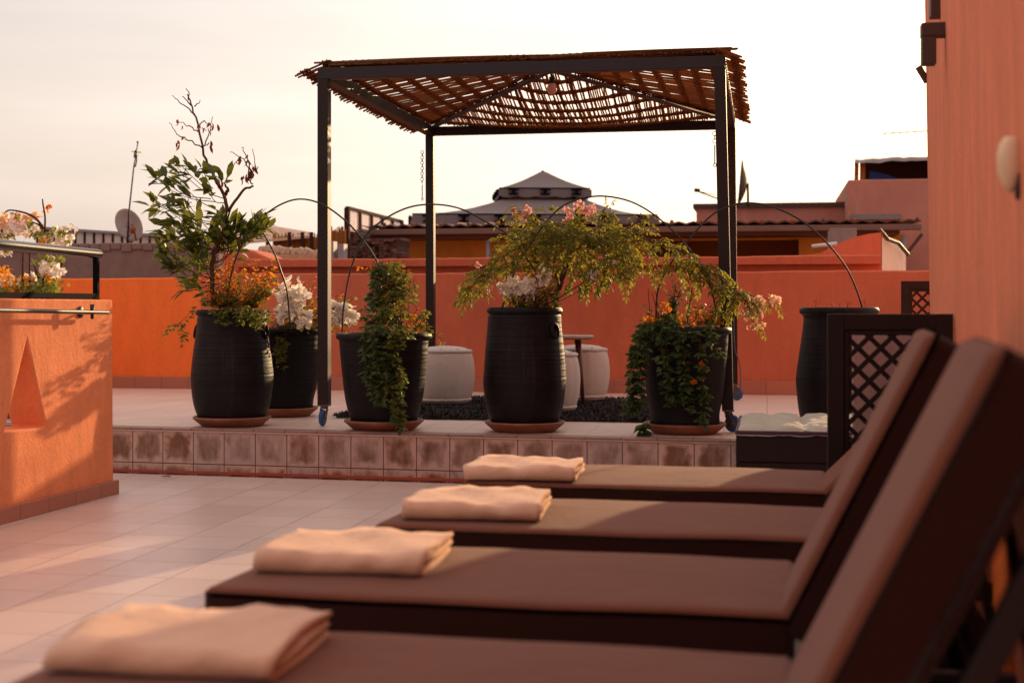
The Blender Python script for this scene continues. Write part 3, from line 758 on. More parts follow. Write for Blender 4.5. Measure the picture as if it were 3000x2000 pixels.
def sprig(m, ms, pts, n, L, W, spread=.03, droop=.4, lets=3, stem=.0016):
    P = spline(pts, 8); ms.tube(P, stem, stem*.6, 4)
    for i in range(n):
        k = rnd.random()*(len(P)-1.001); a = int(k); p = P[a].lerp(P[a+1], k-a)
        d = uv(); d.z = d.z*.5 - droop; d.normalize(); q = p + d*rnd.uniform(0,spread)
        side = d.cross(V((0,0,1))); side = side.normalized() if side.length > .1 else V((1,0,0))
        for j in range(lets):
            an = (j-(lets-1)/2)*.75
            dd = (d*cos(an)+side*sin(an)).normalized()
            k_ = rnd.choice((.5,.75,.9,1,1.1,1.3)); m.leaf(q, dd, V((0,0,1))+rv(.6), L*k_*rnd.uniform(.85,1.15), W*k_*rnd.uniform(.8,1.2), rnd.uniform(0,.35),.25)

# --- amber undergrowth and trailing sprigs in jar A
Z7 = zz(0,700)
e = empty('amber_creeper', cA+V((.05,-.02,.66)), 'amber backlit creeper spilling over the rim under the broad leafed shrub', 'creeper')
lo = MB(); lg = MB(); ss = MB()
for i in range(50):
    x = rnd.uniform(1300,1860); y1 = rnd.uniform(90,330) + abs(x-1540)*.12; x0 = 1400+ (x-1300)*.55
    sprig(lo, ss, [Z7(x0,450,YA+.05+rnd.uniform(-.12,.15)), Z7((x0+x)/2+rnd.uniform(-20,20),(450+y1)/2,YA+.08+rnd.uniform(-.12,.18)), Z7(x,y1,YA+.1+rnd.uniform(-.15,.22))], 20, .023,.011,.022,.0,3,.0012)
for i in range(34):
    x = rnd.uniform(1320,1840); y1 = rnd.uniform(200,420); x0 = 1400+(x-1300)*.5
    sprig(lg, ss, [Z7(x0,450,YA-.03), Z7((x0+x)/2,(440+y1)/2,YA-.06+rnd.uniform(-.1,.1)), Z7(x,y1,YA-.04+rnd.uniform(-.12,.15))], 18, .020,.010,.022,.1,3)
for (x,y0,y1,n) in ((1440,440,540,24),(1480,440,560,30),(1500,440,500,18),(1580,440,560,22),(1560,445,520,16),(1660,450,540,20),(1690,440,580,26),(1710,450,560,18),(1620,440,480,14),(1400,440,480,12),(1340,430,400,14),(1760,440,520,18)):
    sprig(lg, ss, [Z7(x,y0,YA-.20),Z7(x+rnd.uniform(-10,10),(y0+y1)/2,YA-.245),Z7(x+rnd.uniform(-18,18),y1,YA-.25)], n, .024,.012,.02,.5,3)
sprig(lg, ss, [Z7(1290,440,YA-.15),Z7(1240,490,YA-.2),Z7(1185,545,YA-.2),Z7(1120,570,YA-.2),Z7(1070,640,YA-.2)], 22, .026,.013,.02,.5,3)
sprig(lg, ss, [Z7(1185,545,YA-.2),Z7(1200,620,YA-.2),Z7(1190,715,YA-.2)], 16, .026,.013,.02,.5,3)
lo.raw = lg.raw = True
ss.build('stem', M['twig'], e); lo.build('amber_foliage', M['leaf_or'], e, smooth=True); lg.build('green_foliage', M['leaf_v'], e, smooth=True)

def bract(m, c, s, facing):
    f = facing.normalized(); a = f.cross(V((0,0,1))+rv(.2)).normalized(); b = f.cross(a); ph = rnd.uniform(0,6.28)
    for i in range(3):
        an = ph + i*2.094; r = a*cos(an)+b*sin(an); d = (r + f*rnd.uniform(.3,.8)).normalized()
        m.leaf(c, d, f+rv(.2), s*rnd.uniform(.85,1.15), s*.85, -.1, .2)
def cluster(c, r, n, s, mat, parent, name='flower_cluster', sq=1.0):
    m = MB(); m.raw = True
    for i in range(n):
        o = uv()*r*(rnd.random()**.3)*1.15; o.z *= sq; bract(m, c+o, s*rnd.uniform(.75,1.2), o*1.0/r + V((.25,-.35,.25)) + rv(.55))
    return m.build(name, mat, parent, smooth=True)

# --- bougainvillea in pot B
YB = cB.y
e = empty('bougainvillea', cB+V((0,0,.53)), 'white bougainvillea with snowy flower heads behind the left pergola post', 'shrub')
lg = MB(); lo = MB(); ss = MB()
heads = [(1920,320,.055),(1855,340,.04),(1970,360,.045),(1940,400,.04),(1870,400,.035),(1880,500,.05),(1955,480,.045),(2005,530,.035),(1840,480,.03),(2200,455,.03),(2205,500,.035),(2235,480,.025),(2290,460,.022),(2300,520,.022),(2225,545,.02),(2250,455,.02)]
for x,y,r in heads:
    c = Z7(x,y,YB-.22+rnd.uniform(-.03,.03)); cluster(c, r, int(4+r*210), .044, M['petal'], e)
    ss.tube(spline([cB+V((rnd.uniform(-.1,.1),-.05,.53)), (cB+c)/2+V((0,0,.32)), c],5), .003,.002,5)
for i in range(46):
    x = rnd.uniform(1830,2290); y = rnd.uniform(420,600)
    sprig(lg, ss, [cB+V((rnd.uniform(-.15,.15),-.1,.53)), Z7(x,y-30,YB-.18), Z7(x+rnd.uniform(-15,15),y+rnd.uniform(0,30),YB-.22)], 10, .030,.016,.02,.3,1)
for i in range(60):
    x = rnd.uniform(1960,2330); y1 = rnd.uniform(250,560)+abs(x-2060)*.4
    sprig(lo, ss, [cB+V((rnd.uniform(-.05,.15),.05,.53)), Z7((1960+x)/2,(560+y1)/2,YB+.08), Z7(x,y1,YB+.05+rnd.uniform(-.1,.15))], 14, .018,.009,.02,.0,2)
for i in range(7):
    x = rnd.uniform(1810,1870); sprig(lg, ss, [Z7(x,560,YB-.2),Z7(x+rnd.uniform(-10,15),680,YB-.27),Z7(x+rnd.uniform(-30,25),rnd.uniform(760,870),YB-.25)], 26, .026,.012,.025,.5,3)
lg.raw = lo.raw = True
ss.build('stem', M['twig'], e); lg.build('green_foliage', M['leaf_v'], e, smooth=True); lo.build('amber_foliage', M['leaf_or'], e, smooth=True)

# --- vine in pot C
Z9 = zz(900,700); YC = cC.y
e = empty('cascading_vine', cC+V((0,0,.52)), 'dense small leafed vine hanging in one thick column over the flared pot', 'vine')
lg = MB(); ld = MB(); lo = MB(); ss = MB()
rows = [(190,440,650),(240,430,660),(300,405,680),(360,385,685),(420,370,680),(480,372,660),(540,365,655),(600,345,655),(660,360,650),(720,385,640),(780,380,625),(840,385,615),(900,400,612),(960,420,620),(1020,440,622),(1080,530,622),(1130,565,615),(1180,595,640)]
for i,(y,x0,x1) in enumerate(rows):
    yd = YC-.05 if y < 480 else (YC-.18 if y < 600 else YC-.30)
    for k in range(int((x1-x0)/15)+2):
        x = (x0+x1)/2 + (x1-x0)*.5*max(-1.15,min(1.15,rnd.gauss(0,.55))); dp = yd + rnd.uniform(-.05,.04 if y > 560 else .16)
        top = rnd.random() < .5
        m = lg if (top or y < 500) and x > x0+(x1-x0)*.35 else ld  # brighter leaves on the sun side, duller elsewhere: light and shade painted in
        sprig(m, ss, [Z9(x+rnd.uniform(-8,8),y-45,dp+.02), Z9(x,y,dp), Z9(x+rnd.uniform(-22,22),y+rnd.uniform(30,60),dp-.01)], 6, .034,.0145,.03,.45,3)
for i in range(24):
    x = rnd.uniform(430,690); sprig(lo, ss, [Z9(x*.5+280,560,YC), Z9(x,rnd.uniform(180,330),YC+rnd.uniform(0,.1)), Z9(x+rnd.uniform(-20,20),rnd.uniform(170,300),YC+.05)], 10, .018,.008,.02,.0,3)
for i in range(10):
    x = rnd.uniform(650,760); sprig(lo, ss, [Z9(x,600,YC+.05), Z9(x+rnd.uniform(-20,20),520,YC+.05), Z9(x+rnd.uniform(-30,40),rnd.uniform(460,560),YC+.05)], 9, .018,.009,.02,.0,3)
for pts in ([(690,600),(740,500),(790,560),(820,600),(860,640),(910,700)],[(700,600),(750,560),(790,600)],[(720,590),(770,500),(800,470)]):
    sprig(lg, ss, [Z9(x,y,YC-.1) for x,y in pts], 30, .022,.011,.022,.3,3)
sprig(lo, ss, [Z9(500,215,YC),Z9(430,190,YC),Z9(360,180,YC),Z9(345,210,YC)], 16, .02,.010,.02,.1,2)
lg.raw = ld.raw = lo.raw = True
ss.build('stem', M['twig'], e); lg.build('sun_painted_foliage', M['leaf_v'], e, smooth=True); ld.build('shade_painted_foliage', M['leaf_vd'], e, smooth=True); lo.build('amber_foliage', M['leaf_or'], e, smooth=True)

# --- trumpet vine in jar D
Z1 = zz(1000,200); YD = cD.y
def pinnate(m, ms, p, d, L, n=4, lL=.034, lW=.014):
    d = d.normalized(); up = V((0,0,1))+rv(.3); side = d.cross(up).normalized(); up = side.cross(d)
    P = [p + d*L*t - V((0,0,1))*L*.45*t*t for t in (0,.25,.5,.75,1)]
    ms.tube(P, .0012,.0008,3)
    for i in range(n):
        t = .25+.7*i/(n-1); q = p + d*L*t - V((0,0,1))*L*.45*t*t
        for s_ in (-1,1):
            m.leaf(q, side*s_*.8+d*.6+V((0,0,-.35))+rv(.15), up+rv(.2), lL*rnd.uniform(.8,1.15), lW, .25,.3)
    m.leaf(P[-1], d+V((0,0,-.8)), up, lL*1.1, lW, .25,.3)
e = empty('trumpet_vine', cD+V((0,0,.67)), 'golden green vine with pink trumpet flowers arching above the middle jar', 'vine')
ld = MB(); ss = MB(); bk = MB(); big = MB()
def br1(pts, r0, r1, m=bk):
    P = spline([Z1(x,y,YD+d) for x,y,d in pts],6); m.tube([p+rv(.003) for p in P], r0, r1, 7); return P
br1([(1400,1620,0),(1405,1500,0),(1440,1400,0),(1480,1280,.02),(1500,1180,.02)], .020,.014)
arms = [[(1500,1180,.02),(1420,1110,0),(1280,1120,-.05),(1120,1200,-.1),(980,1290,-.1),(880,1400,-.1),(820,1500,-.1)],
        [(1490,1200,.02),(1560,1090,.05),(1700,1060,.05),(1850,1070,.05),(2000,1120,.0),(2080,1200,0)],
        [(1480,1220,.02),(1650,1130,-.05),(1850,1140,-.08),(2050,1130,-.08),(2200,1180,-.08),(2330,1290,-.08),(2400,1400,-.08)],
        [(1500,1190,.02),(1460,1080,.05),(1350,1010,.05),(1220,950,.05),(1140,940,.05)],
        [(1500,1180,.02),(1560,1050,0),(1580,940,0)],[(1440,1400,0),(1330,1330,.05),(1200,1300,.08),(1120,1290,.08)],
        [(1850,1070,.05),(1940,1010,.05),(1970,950,.05)],[(1700,1060,.05),(1720,960,.05),(1730,910,.05)],
        [(2330,1290,-.08),(2420,1330,-.1),(2520,1400,-.1),(2610,1480,-.1),(2700,1560,-.1)]]
AP = [br1(a,.006,.003) for a in arms]
for P in AP:
    for i in range(int(len(P)*1.0)):
        p = rnd.choice(P); pinnate(ld, ss, p+rv(.02), V((rnd.gauss(0,.7),rnd.gauss(0,.7),rnd.uniform(-.5,.5))), rnd.uniform(.07,.11), 4)
cl = [(1250,1080,90,60,26),(1380,1060,100,60,34),(1500,1080,110,60,34),(1640,1080,110,55,34),(1780,1090,95,50,26),(1880,1130,60,50,12),(1150,1180,90,60,24),(1300,1180,110,70,32),(1460,1180,120,60,34),
      (1600,1190,110,70,34),(1760,1200,110,70,34),(1870,1230,50,60,9),(1100,1260,80,60,20),(1250,1270,60,50,14),(1420,1280,60,50,12),(1600,1290,80,60,20),(1740,1300,80,60,20),(1850,1330,40,70,10),(1960,1200,40,50,5),(980,1300,60,40,14),(900,1370,50,45,13),(850,1450,45,40,11),(960,1380,40,40,8),
      (1990,1300,30,60,6),(2030,1360,30,40,4),(2160,1180,40,45,6),(2180,1280,30,60,6),(2200,1390,25,50,4),(1580,1380,50,50,9),(1500,1330,50,40,6)]
for x,y,rx,ry,n in cl:
    for i in range(n):
        p = Z1(x+rnd.gauss(0,.6)*rx, y+rnd.gauss(0,.6)*ry, YD+rnd.uniform(-.22,.22))
        o = p - Z1(1480,1330,YD); o.z *= .4; o.normalize()
        pinnate(ld, ss, p, o*.7+uv()*.7+V((0,0,-.15)), rnd.uniform(.065,.105), 4)
for x,y,n in ((1580,1440,6),(1690,1420,9),(1745,1400,7),(1690,1470,5),(1480,1450,5),(1830,1370,6),(1590,1490,4),(1420,1240,4),(1430,1350,4),(1850,1400,4)):
    for i in range(n):
        p = Z1(x+rnd.gauss(0,14),y-25+rnd.gauss(0,16),YD+rnd.uniform(-.12,.12))
        big.leaf(p, V((rnd.gauss(0,.4),rnd.gauss(0,.4),-1)), uv(), rnd.uniform(.045,.062), .026, .1,.3)
ld.raw = big.raw = True
bk.build('stem', M['bark'], e, smooth=True); ss.build('leaf_stalk', M['twig'], e)
ld.build('foliage', M['leaf_d'], e, smooth=True); big.build('round_leaves', M['leaf_v'], e, smooth=True)
for x,y,r,n in ((1140,945,.012,7),(1220,930,.022,10),(1480,950,.022,9),(1560,910,.03,14),(1640,930,.026,12),(1510,985,.016,6),(1600,955,.02,8),(1200,985,.012,5),(900,1290,.01,4),(1475,1000,.012,5)):
    cluster(Z1(x,y,YD+rnd.uniform(-.05,.05)), r, n, .022, M['pinkpetal'], e)
for x,y in ((1730,910),(1745,940),(1700,950),(1970,950),(1960,970),(1150,960),(1170,990)):
    for i in range(6): ld2 = None
# white bougainvillea at its foot
e = empty('bougainvillea', cD+V((-.08,-.02,.67)), 'small white bougainvillea at the foot of the trumpet vine in the middle jar', 'shrub')
lg = MB(); ss = MB()
for x,y,r in ((1140,1410,.032),(1190,1450,.036),(1100,1460,.026),(1215,1430,.025),(1330,1350,.020),(1320,1390,.012),(1050,1450,.014),(1240,1480,.02)):
    c = Z1(x,y,YD-.12); cluster(c, r*.9, int(4+r*210), .042, M['petal'], e); ss.tube(spline([cD+V((-.05,-.08,.67)),(cD+c)/2+V((0,-.02,.36)),c],4), .0025,.0015,4)
for x,y in ((1780,1280),(1660,1340),(1640,1370)):
    c = Z1(x,y,YD-.16); cluster(c, .016, 6, .025, M['petal'], e); ss.tube(spline([cD+V((.03,-.08,.67)),Z1((x+1450)/2,1430,YD-.12),c],5), .0022,.0012,4)
for i in range(70):
    x = rnd.uniform(1080,1420); y = rnd.uniform(1460,1560)
    sprig(lg, ss, [cD+V((rnd.uniform(-.15,.1),-.1,.67)), Z1(x,y,YD-.12), Z1(x+rnd.uniform(-20,20),y-rnd.uniform(0,50),YD-.14+rnd.uniform(-.05,.1))], 7, .027,.014,.02,.1,1)
for i in range(14):
    x = rnd.uniform(1270,1400); y = rnd.uniform(1330,1460)
    sprig(lg, ss, [cD+V((-.02,-.05,.67)), Z1(x,y+40,YD-.05), Z1(x,y,YD-.08)], 8, .026,.014,.02,.1,1)
lg.raw = True
ss.build('stem', M['twig'], e); lg.build('foliage', M['leaf_v'], e, smooth=True)

# --- trailing vine in pot E
Z17 = zz(1700,700); YE = cE.y
e = empty('trailing_vine', cE+V((0,0,.56)), 'long leafy strands trailing down the flared pot beside the right pergola post', 'vine')
lg = MB(); lo = MB(); ss = MB(); ld = MB()
fr = YE-.285
def strand(pts, w, n, m=lg, L=.030, W=.014):
    for k in range(n):
        dx = rnd.uniform(-w,w)
        sprig(m, ss, [Z17(x+dx*rnd.uniform(.7,1.1)+rnd.uniform(-4,4),y+rnd.uniform(-10,10),d) for x,y,d in pts], 26, L*1.25,W*1.25,.026,.55,5,.0014)
strand([(470,545,YE-.2),(420,620,fr),(390,780,fr-.01),(370,930,fr-.0),(350,1060,fr+.02),(320,1150,fr+.03)], 55, 6)
strand([(420,560,YE-.2),(360,700,fr+.03),(345,860,fr+.03),(340,1000,fr+.04)], 30, 3)
strand([(560,545,YE-.22),(550,650,fr-.02),(545,780,fr-.01),(570,900,fr+.0),(580,1000,fr+.02),(595,1085,fr+.03)], 28, 3)
strand([(620,540,YE-.22),(650,640,fr-.02),(670,760,fr-.01),(680,900,fr),(690,1020,fr+.02),(710,1150,fr+.04)], 20, 3)
strand([(720,545,YE-.22),(770,620,fr-.02),(800,720,fr-.01),(810,830,fr),(815,950,fr+.01),(815,1060,fr+.03),(820,1180,fr+.05),(840,1285,fr+.06)], 20, 2)
strand([(840,560,YE-.22),(860,640,fr-.02),(900,720,fr),(910,745,fr)], 6, 1)
strand([(440,1200,fr+.03),(410,1230,fr),(420,1280,fr-.0)], 20, 1)
strand([(580,480,YE-.1),(600,520,YE-.2),(610,580,fr-.01),(660,620,fr-.02)], 30, 3)
for i in range(55):
    x = rnd.uniform(430,930); y1 = rnd.uniform(410,540)
    sprig(lo if rnd.random() < .55 else lg, ss, [Z17(500+(x-430)*.85,565,YE+rnd.uniform(-.15,.1)), Z17(x,(560+y1)/2,YE+rnd.uniform(-.12,.12)), Z17(x+rnd.uniform(-20,20),y1,YE+rnd.uniform(-.12,.12))], 11, .020,.010,.02,.0,3)
for i in range(14):
    x = rnd.uniform(570,680); sprig(lg, ss, [Z17(600,560,YE), Z17(610,450,YE), Z17(x,rnd.uniform(280,420),YE)], 12, .020,.010,.022,.1,3)
for x,y in ((580,460),(560,430),(740,930),(745,940),(795,820),(450,530),(470,520)):
    cluster(Z17(x,y,YE-.2 if y < 600 else fr-.02), .008, 4, .018, M['leaf_or'], e, 'orange_flower')
for x0,y0,x1,y1 in ((455,560,445,320),(520,560,490,310),(515,540,470,350)):
    ss.tube([Z17(x0,y0,YE),Z17((x0+x1)/2+4,(y0+y1)/2,YE),Z17(x1,y1,YE)], .003,.0015,4)
lg.raw = lo.raw = True
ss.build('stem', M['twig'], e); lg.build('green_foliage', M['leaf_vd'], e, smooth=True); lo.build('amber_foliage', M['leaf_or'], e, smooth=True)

# --- the flowering end of a rambling branch rooted in pot E
e = empty('flowering_branch', cE+V((.1,.02,.56)), 'rambling branch with peach flowers reaching past the right pergola post', 'branch')
bk = MB(); ld = MB(); ss = MB()
YR = YE-.13
for pts in ([(700,560),(740,300),(800,200),(860,170),(930,260),(1000,340),(1100,420),(1180,560)],[(800,200),(700,90),(560,60)],[(930,260),(960,400),(940,480)],[(1000,340),(1120,370),(1260,400)],[(740,300),(700,200),(640,150)]):
    P = spline([Z17(x,y,YR) for x,y in pts],6); bk.tube(P, .004,.002,5)
    for i in range(int(len(P)*.6)): pinnate(ld, ss, rnd.choice(P)+rv(.012), V((rnd.gauss(0,.6),rnd.gauss(0,.6),rnd.uniform(-.8,.3))), rnd.uniform(.05,.085), 4, .030,.013)
for x,y,rx,ry,n in ((940,300,30,60,9),(980,420,30,50,8),(850,260,30,50,5),(560,40,30,40,4),(650,100,40,40,4),(720,160,30,50,5),(600,200,30,60,4),(1120,400,50,30,9)):
    for i in range(n): pinnate(ld, ss, Z17(x+rnd.gauss(0,.6)*rx,y+rnd.gauss(0,.6)*ry,YR+rnd.uniform(-.1,.1)), uv()+V((0,0,-.4)), rnd.uniform(.05,.085), 4, .030,.013)
ld.raw = True
bk.build('stem', M['bark'], e, smooth=True); ss.build('leaf_stalk', M['twig'], e); ld.build('foliage', M['leaf_d'], e, smooth=True)
for x,y,r,n,mm in ((1110,450,.03,10,'peach'),(1150,500,.032,12,'peach'),(1100,560,.028,9,'pinkpetal'),(1170,560,.026,9,'peach'),(1090,480,.022,7,'pinkpetal'),(1160,410,.026,8,'peach'),(1270,400,.022,10,'peach'),(1290,395,.014,5,'peach'),(1185,470,.016,6,'pinkpetal')):
    cluster(Z17(x,y,YR+rnd.uniform(-.05,.05)), r, n, .024, M[mm], e)

# sprouts in the empty jar
e = empty('dry_sprouts', cF+V((0,0,.69)), 'few dry sprouts poking above the rim of the plantless jar', 'weed')
ss = MB(); lo = MB(); lo.raw = True
for x,y in ((1550,405),(1650,425),(1755,415),(1760,420),(1850,420),(1866,405),(1700,425)):
    p = Z17(x,y,cF.y-.1); q = p+V((rnd.uniform(-.01,.01),0,-.06)); ss.tube([q,p],.0016,.001,4)
    for i in range(3): lo.leaf2(p+rv(.006), uv(), uv(), .014,.007)
ss.build('stem', M['twig'], e); lo.build('foliage', M['leaf_dead'], e)

# --- bougainvillea behind the left railing, in its own planter
Zl = zz(0,600,5.2267); YL = 8.75
pc = at(95,900,YL); pc.z = PZ
mb = MB(); mb.lathe([(.17,0),(.19,.01),(.25,.40),(.265,.42),(.265,.46),(.24,.46),(.23,.42),(0,.42)], pc, 36)
tag(mb.build('planter', M['terra'], origin=pc, smooth=True), 'clay planter of the flowering shrub, behind the coral parapet', 'plant pot')
e = empty('bougainvillea', pc+V((0,0,.42)), 'pale pink bougainvillea rising behind the black railing at the far left', 'shrub')
bk = MB(); lg = MB(); lo = MB(); ss = MB()
def brl(pts, r0, r1): P = spline([Zl(x,y,YL+d) for x,y,d in pts],6); bk.tube(P,r0,r1,6); return P
b0 = pc+V((0,0,.42))
for pts in ([(350,1500,0),(350,900,0),(360,560,0)],[(450,1500,0),(455,1000,0),(455,600,0)],[(640,1500,0),(665,1000,0),(680,500,0),(690,200,0),(660,0,0),(650,-90,0)],[(700,1500,0),(900,1000,0),(1010,800,0)],
            [(690,400,0),(560,220,0),(400,130,0),(200,85,0),(100,100,0),(20,200,0)],[(680,420,0),(600,310,0),(460,260,0)],[(600,1150,0),(520,920,0)],[(690,1060,0),(860,850,0)],[(690,380,0),(800,420,0),(950,400,0)]):
    brl(pts, .009,.004)
for pts in ([(400,1500,0)],):
    for x in (350,450,640,700): bk.tube([b0+V((rnd.uniform(-.08,.08),rnd.uniform(-.05,.05),0)), Zl(x,1490,YL)], .010,.009,6)
for x,y,n in ((700,20,5),(740,30,6),(755,10,3)):
    for i in range(n): lo.leaf(Zl(x+rnd.gauss(0,20),y+rnd.gauss(0,30),YL), V((rnd.gauss(0,.5),0,-1)), uv(), .035,.015)
for x,y,r,n,mm in ((30,250,.04,12,'peach'),(100,310,.045,14,'petal'),(210,300,.05,16,'pinkpetal'),(320,270,.05,16,'pinkpetal'),(260,360,.045,14,'petal'),(120,400,.05,16,'petal'),(480,240,.045,13,'peach'),(420,400,.055,20,'petal'),(30,420,.05,16,'petal'),
                   (1060,400,.035,10,'petal'),(870,540,.045,13,'petal'),(980,580,.04,12,'petal'),(770,560,.045,14,'petal'),(720,520,.03,8,'petal'),(930,450,.03,8,'petal'),(780,960,.055,20,'petal'),(740,1000,.035,10,'petal'),(905,1050,.03,12,'petal'),(490,1105,.022,9,'petal'),(80,1150,.03,9,'petal'),(230,1190,.022,6,'petal'),(100,730,.02,6,'petal'),(720,1020,.03,8,'petal')):
    cluster(Zl(x,y,YL+rnd.uniform(-.1,.1)), r, n, .036, M[mm], e)
for x,y,rx,ry,n,m in ((600,420,120,50,34,lg),(820,430,90,60,40,lg),(950,420,50,70,26,lg),(250,170,50,30,14,lg),(450,280,60,30,14,lg),(80,470,120,50,30,lg),(700,800,80,50,20,lg),(880,830,160,40,34,lg),(530,920,40,30,8,lg),(1000,480,40,50,12,lg),
                     (700,1280,200,120,120,lg),(400,1250,220,100,110,lg),(800,1240,80,60,40,lg),(120,1320,160,80,50,lg),(550,1330,250,60,80,lg),(60,1030,70,70,40,lo),(160,1200,120,110,80,lo),(640,540,40,40,12,lo),(740,1130,60,50,26,lo),(250,1320,100,60,40,lo),(420,1130,70,50,26,lo),(40,700,60,40,10,lg)):
    for i in range(n):
        p = Zl(x+rnd.gauss(0,.6)*rx,y+rnd.gauss(0,.6)*ry,YL+rnd.uniform(-.2,.2)); m.leaf(p, uv()+V((0,0,-.2)), uv(), rnd.uniform(.03,.048), .022, .1,.25)
lg.raw = lo.raw = True
bk.build('stem', M['twig'], e, smooth=True); lg.build('green_foliage', M['leaf_v'], e, smooth=True); lo.build('amber_foliage', M['leaf_or'], e, smooth=True)

fp_ = on(484,1397,.004)
mb = MB(); mb.raw = True
mb.leaf(fp_+V((-.03,0,.002)), V((1,.25,.0)), V((0,0,1)), .06,.032,-.1,.3); mb.leaf(fp_+V((.01,.02,.003)), V((.6,-.9,.1)), V((0,0,1)), .035,.02,.1,.3)
tag(mb.build('fallen_leaf', M['leaf_dead'], origin=fp_), 'dry curled leaf lying on the floor at the foot of the tiled step', 'leaf')

# ------------------------------------------------------------------ RUG, POUFS, TABLE
rx0, rx1, ry0, ry1 = -2.80, -.42, 9.02, 11.1
mb = MB(); mb.box((rx0,ry0,PZ+.004),(rx1,ry1,PZ+.014))
for i in range(15000):
    x = rnd.uniform(rx0-.02,rx1+.02); y = ry0-.02+(ry1-ry0+.04)*rnd.random()**1.25; h = rnd.uniform(.012,.03)
    a = rnd.uniform(0,6.28); dx, dy = cos(a)*.012, sin(a)*.012; tx, ty = rnd.gauss(0,.014), rnd.gauss(0,.014)
    mb.add([(x-dx,y-dy,PZ+.012),(x+dx,y+dy,PZ+.012),(x+tx,y+ty,PZ+.012+h)], [(0,1,2)])
mb.raw = True
tag(mb.build('shag_rug', M['rug'], origin=((rx0+rx1)/2,(ry0+ry1)/2,PZ)), 'charcoal shaggy rug under the white poufs', 'rug')
def pouf(c, label, seed):
    q = random.Random(seed); e = empty('pouf', c, label, 'pouf', 'white leather poufs on the rug')
    ph = [q.uniform(0,6.28) for _ in range(4)]
    def wob(a, t):
        side = 1 if .12 < t < .72 else .3
        return 1 + side*(.010*abs(sin(6*a+ph[0])) + .008*sin(3*a+ph[1])) + .006*sin(17*a+ph[2])*side
    m = MB(); r = .205
    pr = [(r*.86,0),(r*.90,.012),(r*.90,.03),(r*.95,.05),(r*1.03,.13),(r*1.055,.21),(r*1.03,.29),(r*.96,.355),(r*.91,.37),(r*.90,.385),(r*.70,.402),(r*.4,.412),(0,.415)]
    m.lathe([(max(0,p.x),p.z) for p in spline([(x,0,z) for x,z in pr],3)], c+V((0,0,.03)), 72, wob=wob); b = m.build('body', M['leather'], e, smooth=True)
    for zq, rr in ((.025,.90),(.377,.925)):
        m = MB(); m.ring(c+V((0,0,.03+zq)), (0,0,1), r*rr, .013, 60, 7)
        m.v = [(x+.002*sin(x*300),y+.002*sin(y*300),z+.0025*sin((x-y)*240)) for x,y,z in m.v]
        m.build('piping', M['leather'], b, smooth=True)
    m = MB()
    for i in range(8):
        a = i*pi/4+ph[3]; m.bar(c+V((0,0,.449)), c+V((cos(a)*r*.86,sin(a)*r*.86,.425)), .008,.004)
    m.build('top_seam', M['leather'], b, smooth=True)
pouf(base(1304,1195,.185)+V((0,0,.0)), 'white leather pouf right of the cascading vine pot', 1)
pouf(base(1607,1219,.185), 'white leather pouf half hidden behind the middle jar', 2)
pouf(base(1703,1184,.185), 'white leather pouf farthest back, behind the small table leg', 3)
tc = at(1640, 980, 10.35); tc.z = PZ
e = empty('side_table', tc, 'small round three legged table between the poufs', 'table')
mb = MB(); hz = .525; mb.lathe([(.24,hz-.028),(.252,hz-.02),(.252,hz-.006),(.245,hz),(0,hz)], tc, 48); mb.build('table_top', M['table_top'], e, smooth=False, bevel=.003)
for an in (-4, 116, 236):
    d = V((cos(R(an)),sin(R(an)),0)); mb = MB(); mb.tube([tc+d*.135+V((0,0,hz-.03)), tc+d*.175+V((0,0,.018))], .024,.013,12); mb.build('leg', M['wood2'], e, smooth=True)

# ------------------------------------------------------------------ BENCH AND LATTICE SCREENS
bx0, by0 = -.150, 6.87; bx1, by1 = .50, 7.84; bz = .40
e = empty('storage_bench', ((bx0+bx1)/2,(by0+by1)/2,0), 'dark plank bench box with an ivory tufted cushion beside the step', 'bench')
mb = MB()
zc_ = [0.02,.14,.265,.398]
for i in range(3):
    mb.box((bx0,by0+rnd.uniform(0,.004),zc_[i]),(bx1,by1,zc_[i+1]-.006))
mb.box((bx0+.01,by0+.012,.0),(bx1-.01,by1-.01,.37)); mb.build('box', M['wood'], e, bevel=.004)
mb = MB(); nx_, ny_ = 26, 34; vs = []; fs = []
W_, D_ = bx1-bx0+.012, by1-by0+.01
for j in range(ny_+1):
    for i in range(nx_+1):
        u, v = i/nx_, j/ny_; ed = min(u,1-u,v,1-v)
        z = .414 + .022*min(1,ed*9)**.5 - .022*(1-abs(sin(u*pi*4))*abs(sin(v*pi*5)))**3 + rnd.uniform(-.005,.005)
        vs.append((bx0-.006+u*W_, by0-.008+v*D_, z))
fs = [(j*(nx_+1)+i, j*(nx_+1)+i+1, (j+1)*(nx_+1)+i+1, (j+1)*(nx_+1)+i) for j in range(ny_) for i in range(nx_)]
mb.add(vs, fs); mb.build('cushion_top', M['tuft'], e, smooth=True)
mb = MB(); mb.box((bx0-.005,by0-.008,.3935),(bx1+.005,by1+.002,.412)); mb.build('cushion_side', M['tuft_side'], e, bevel=.006, seg=3)
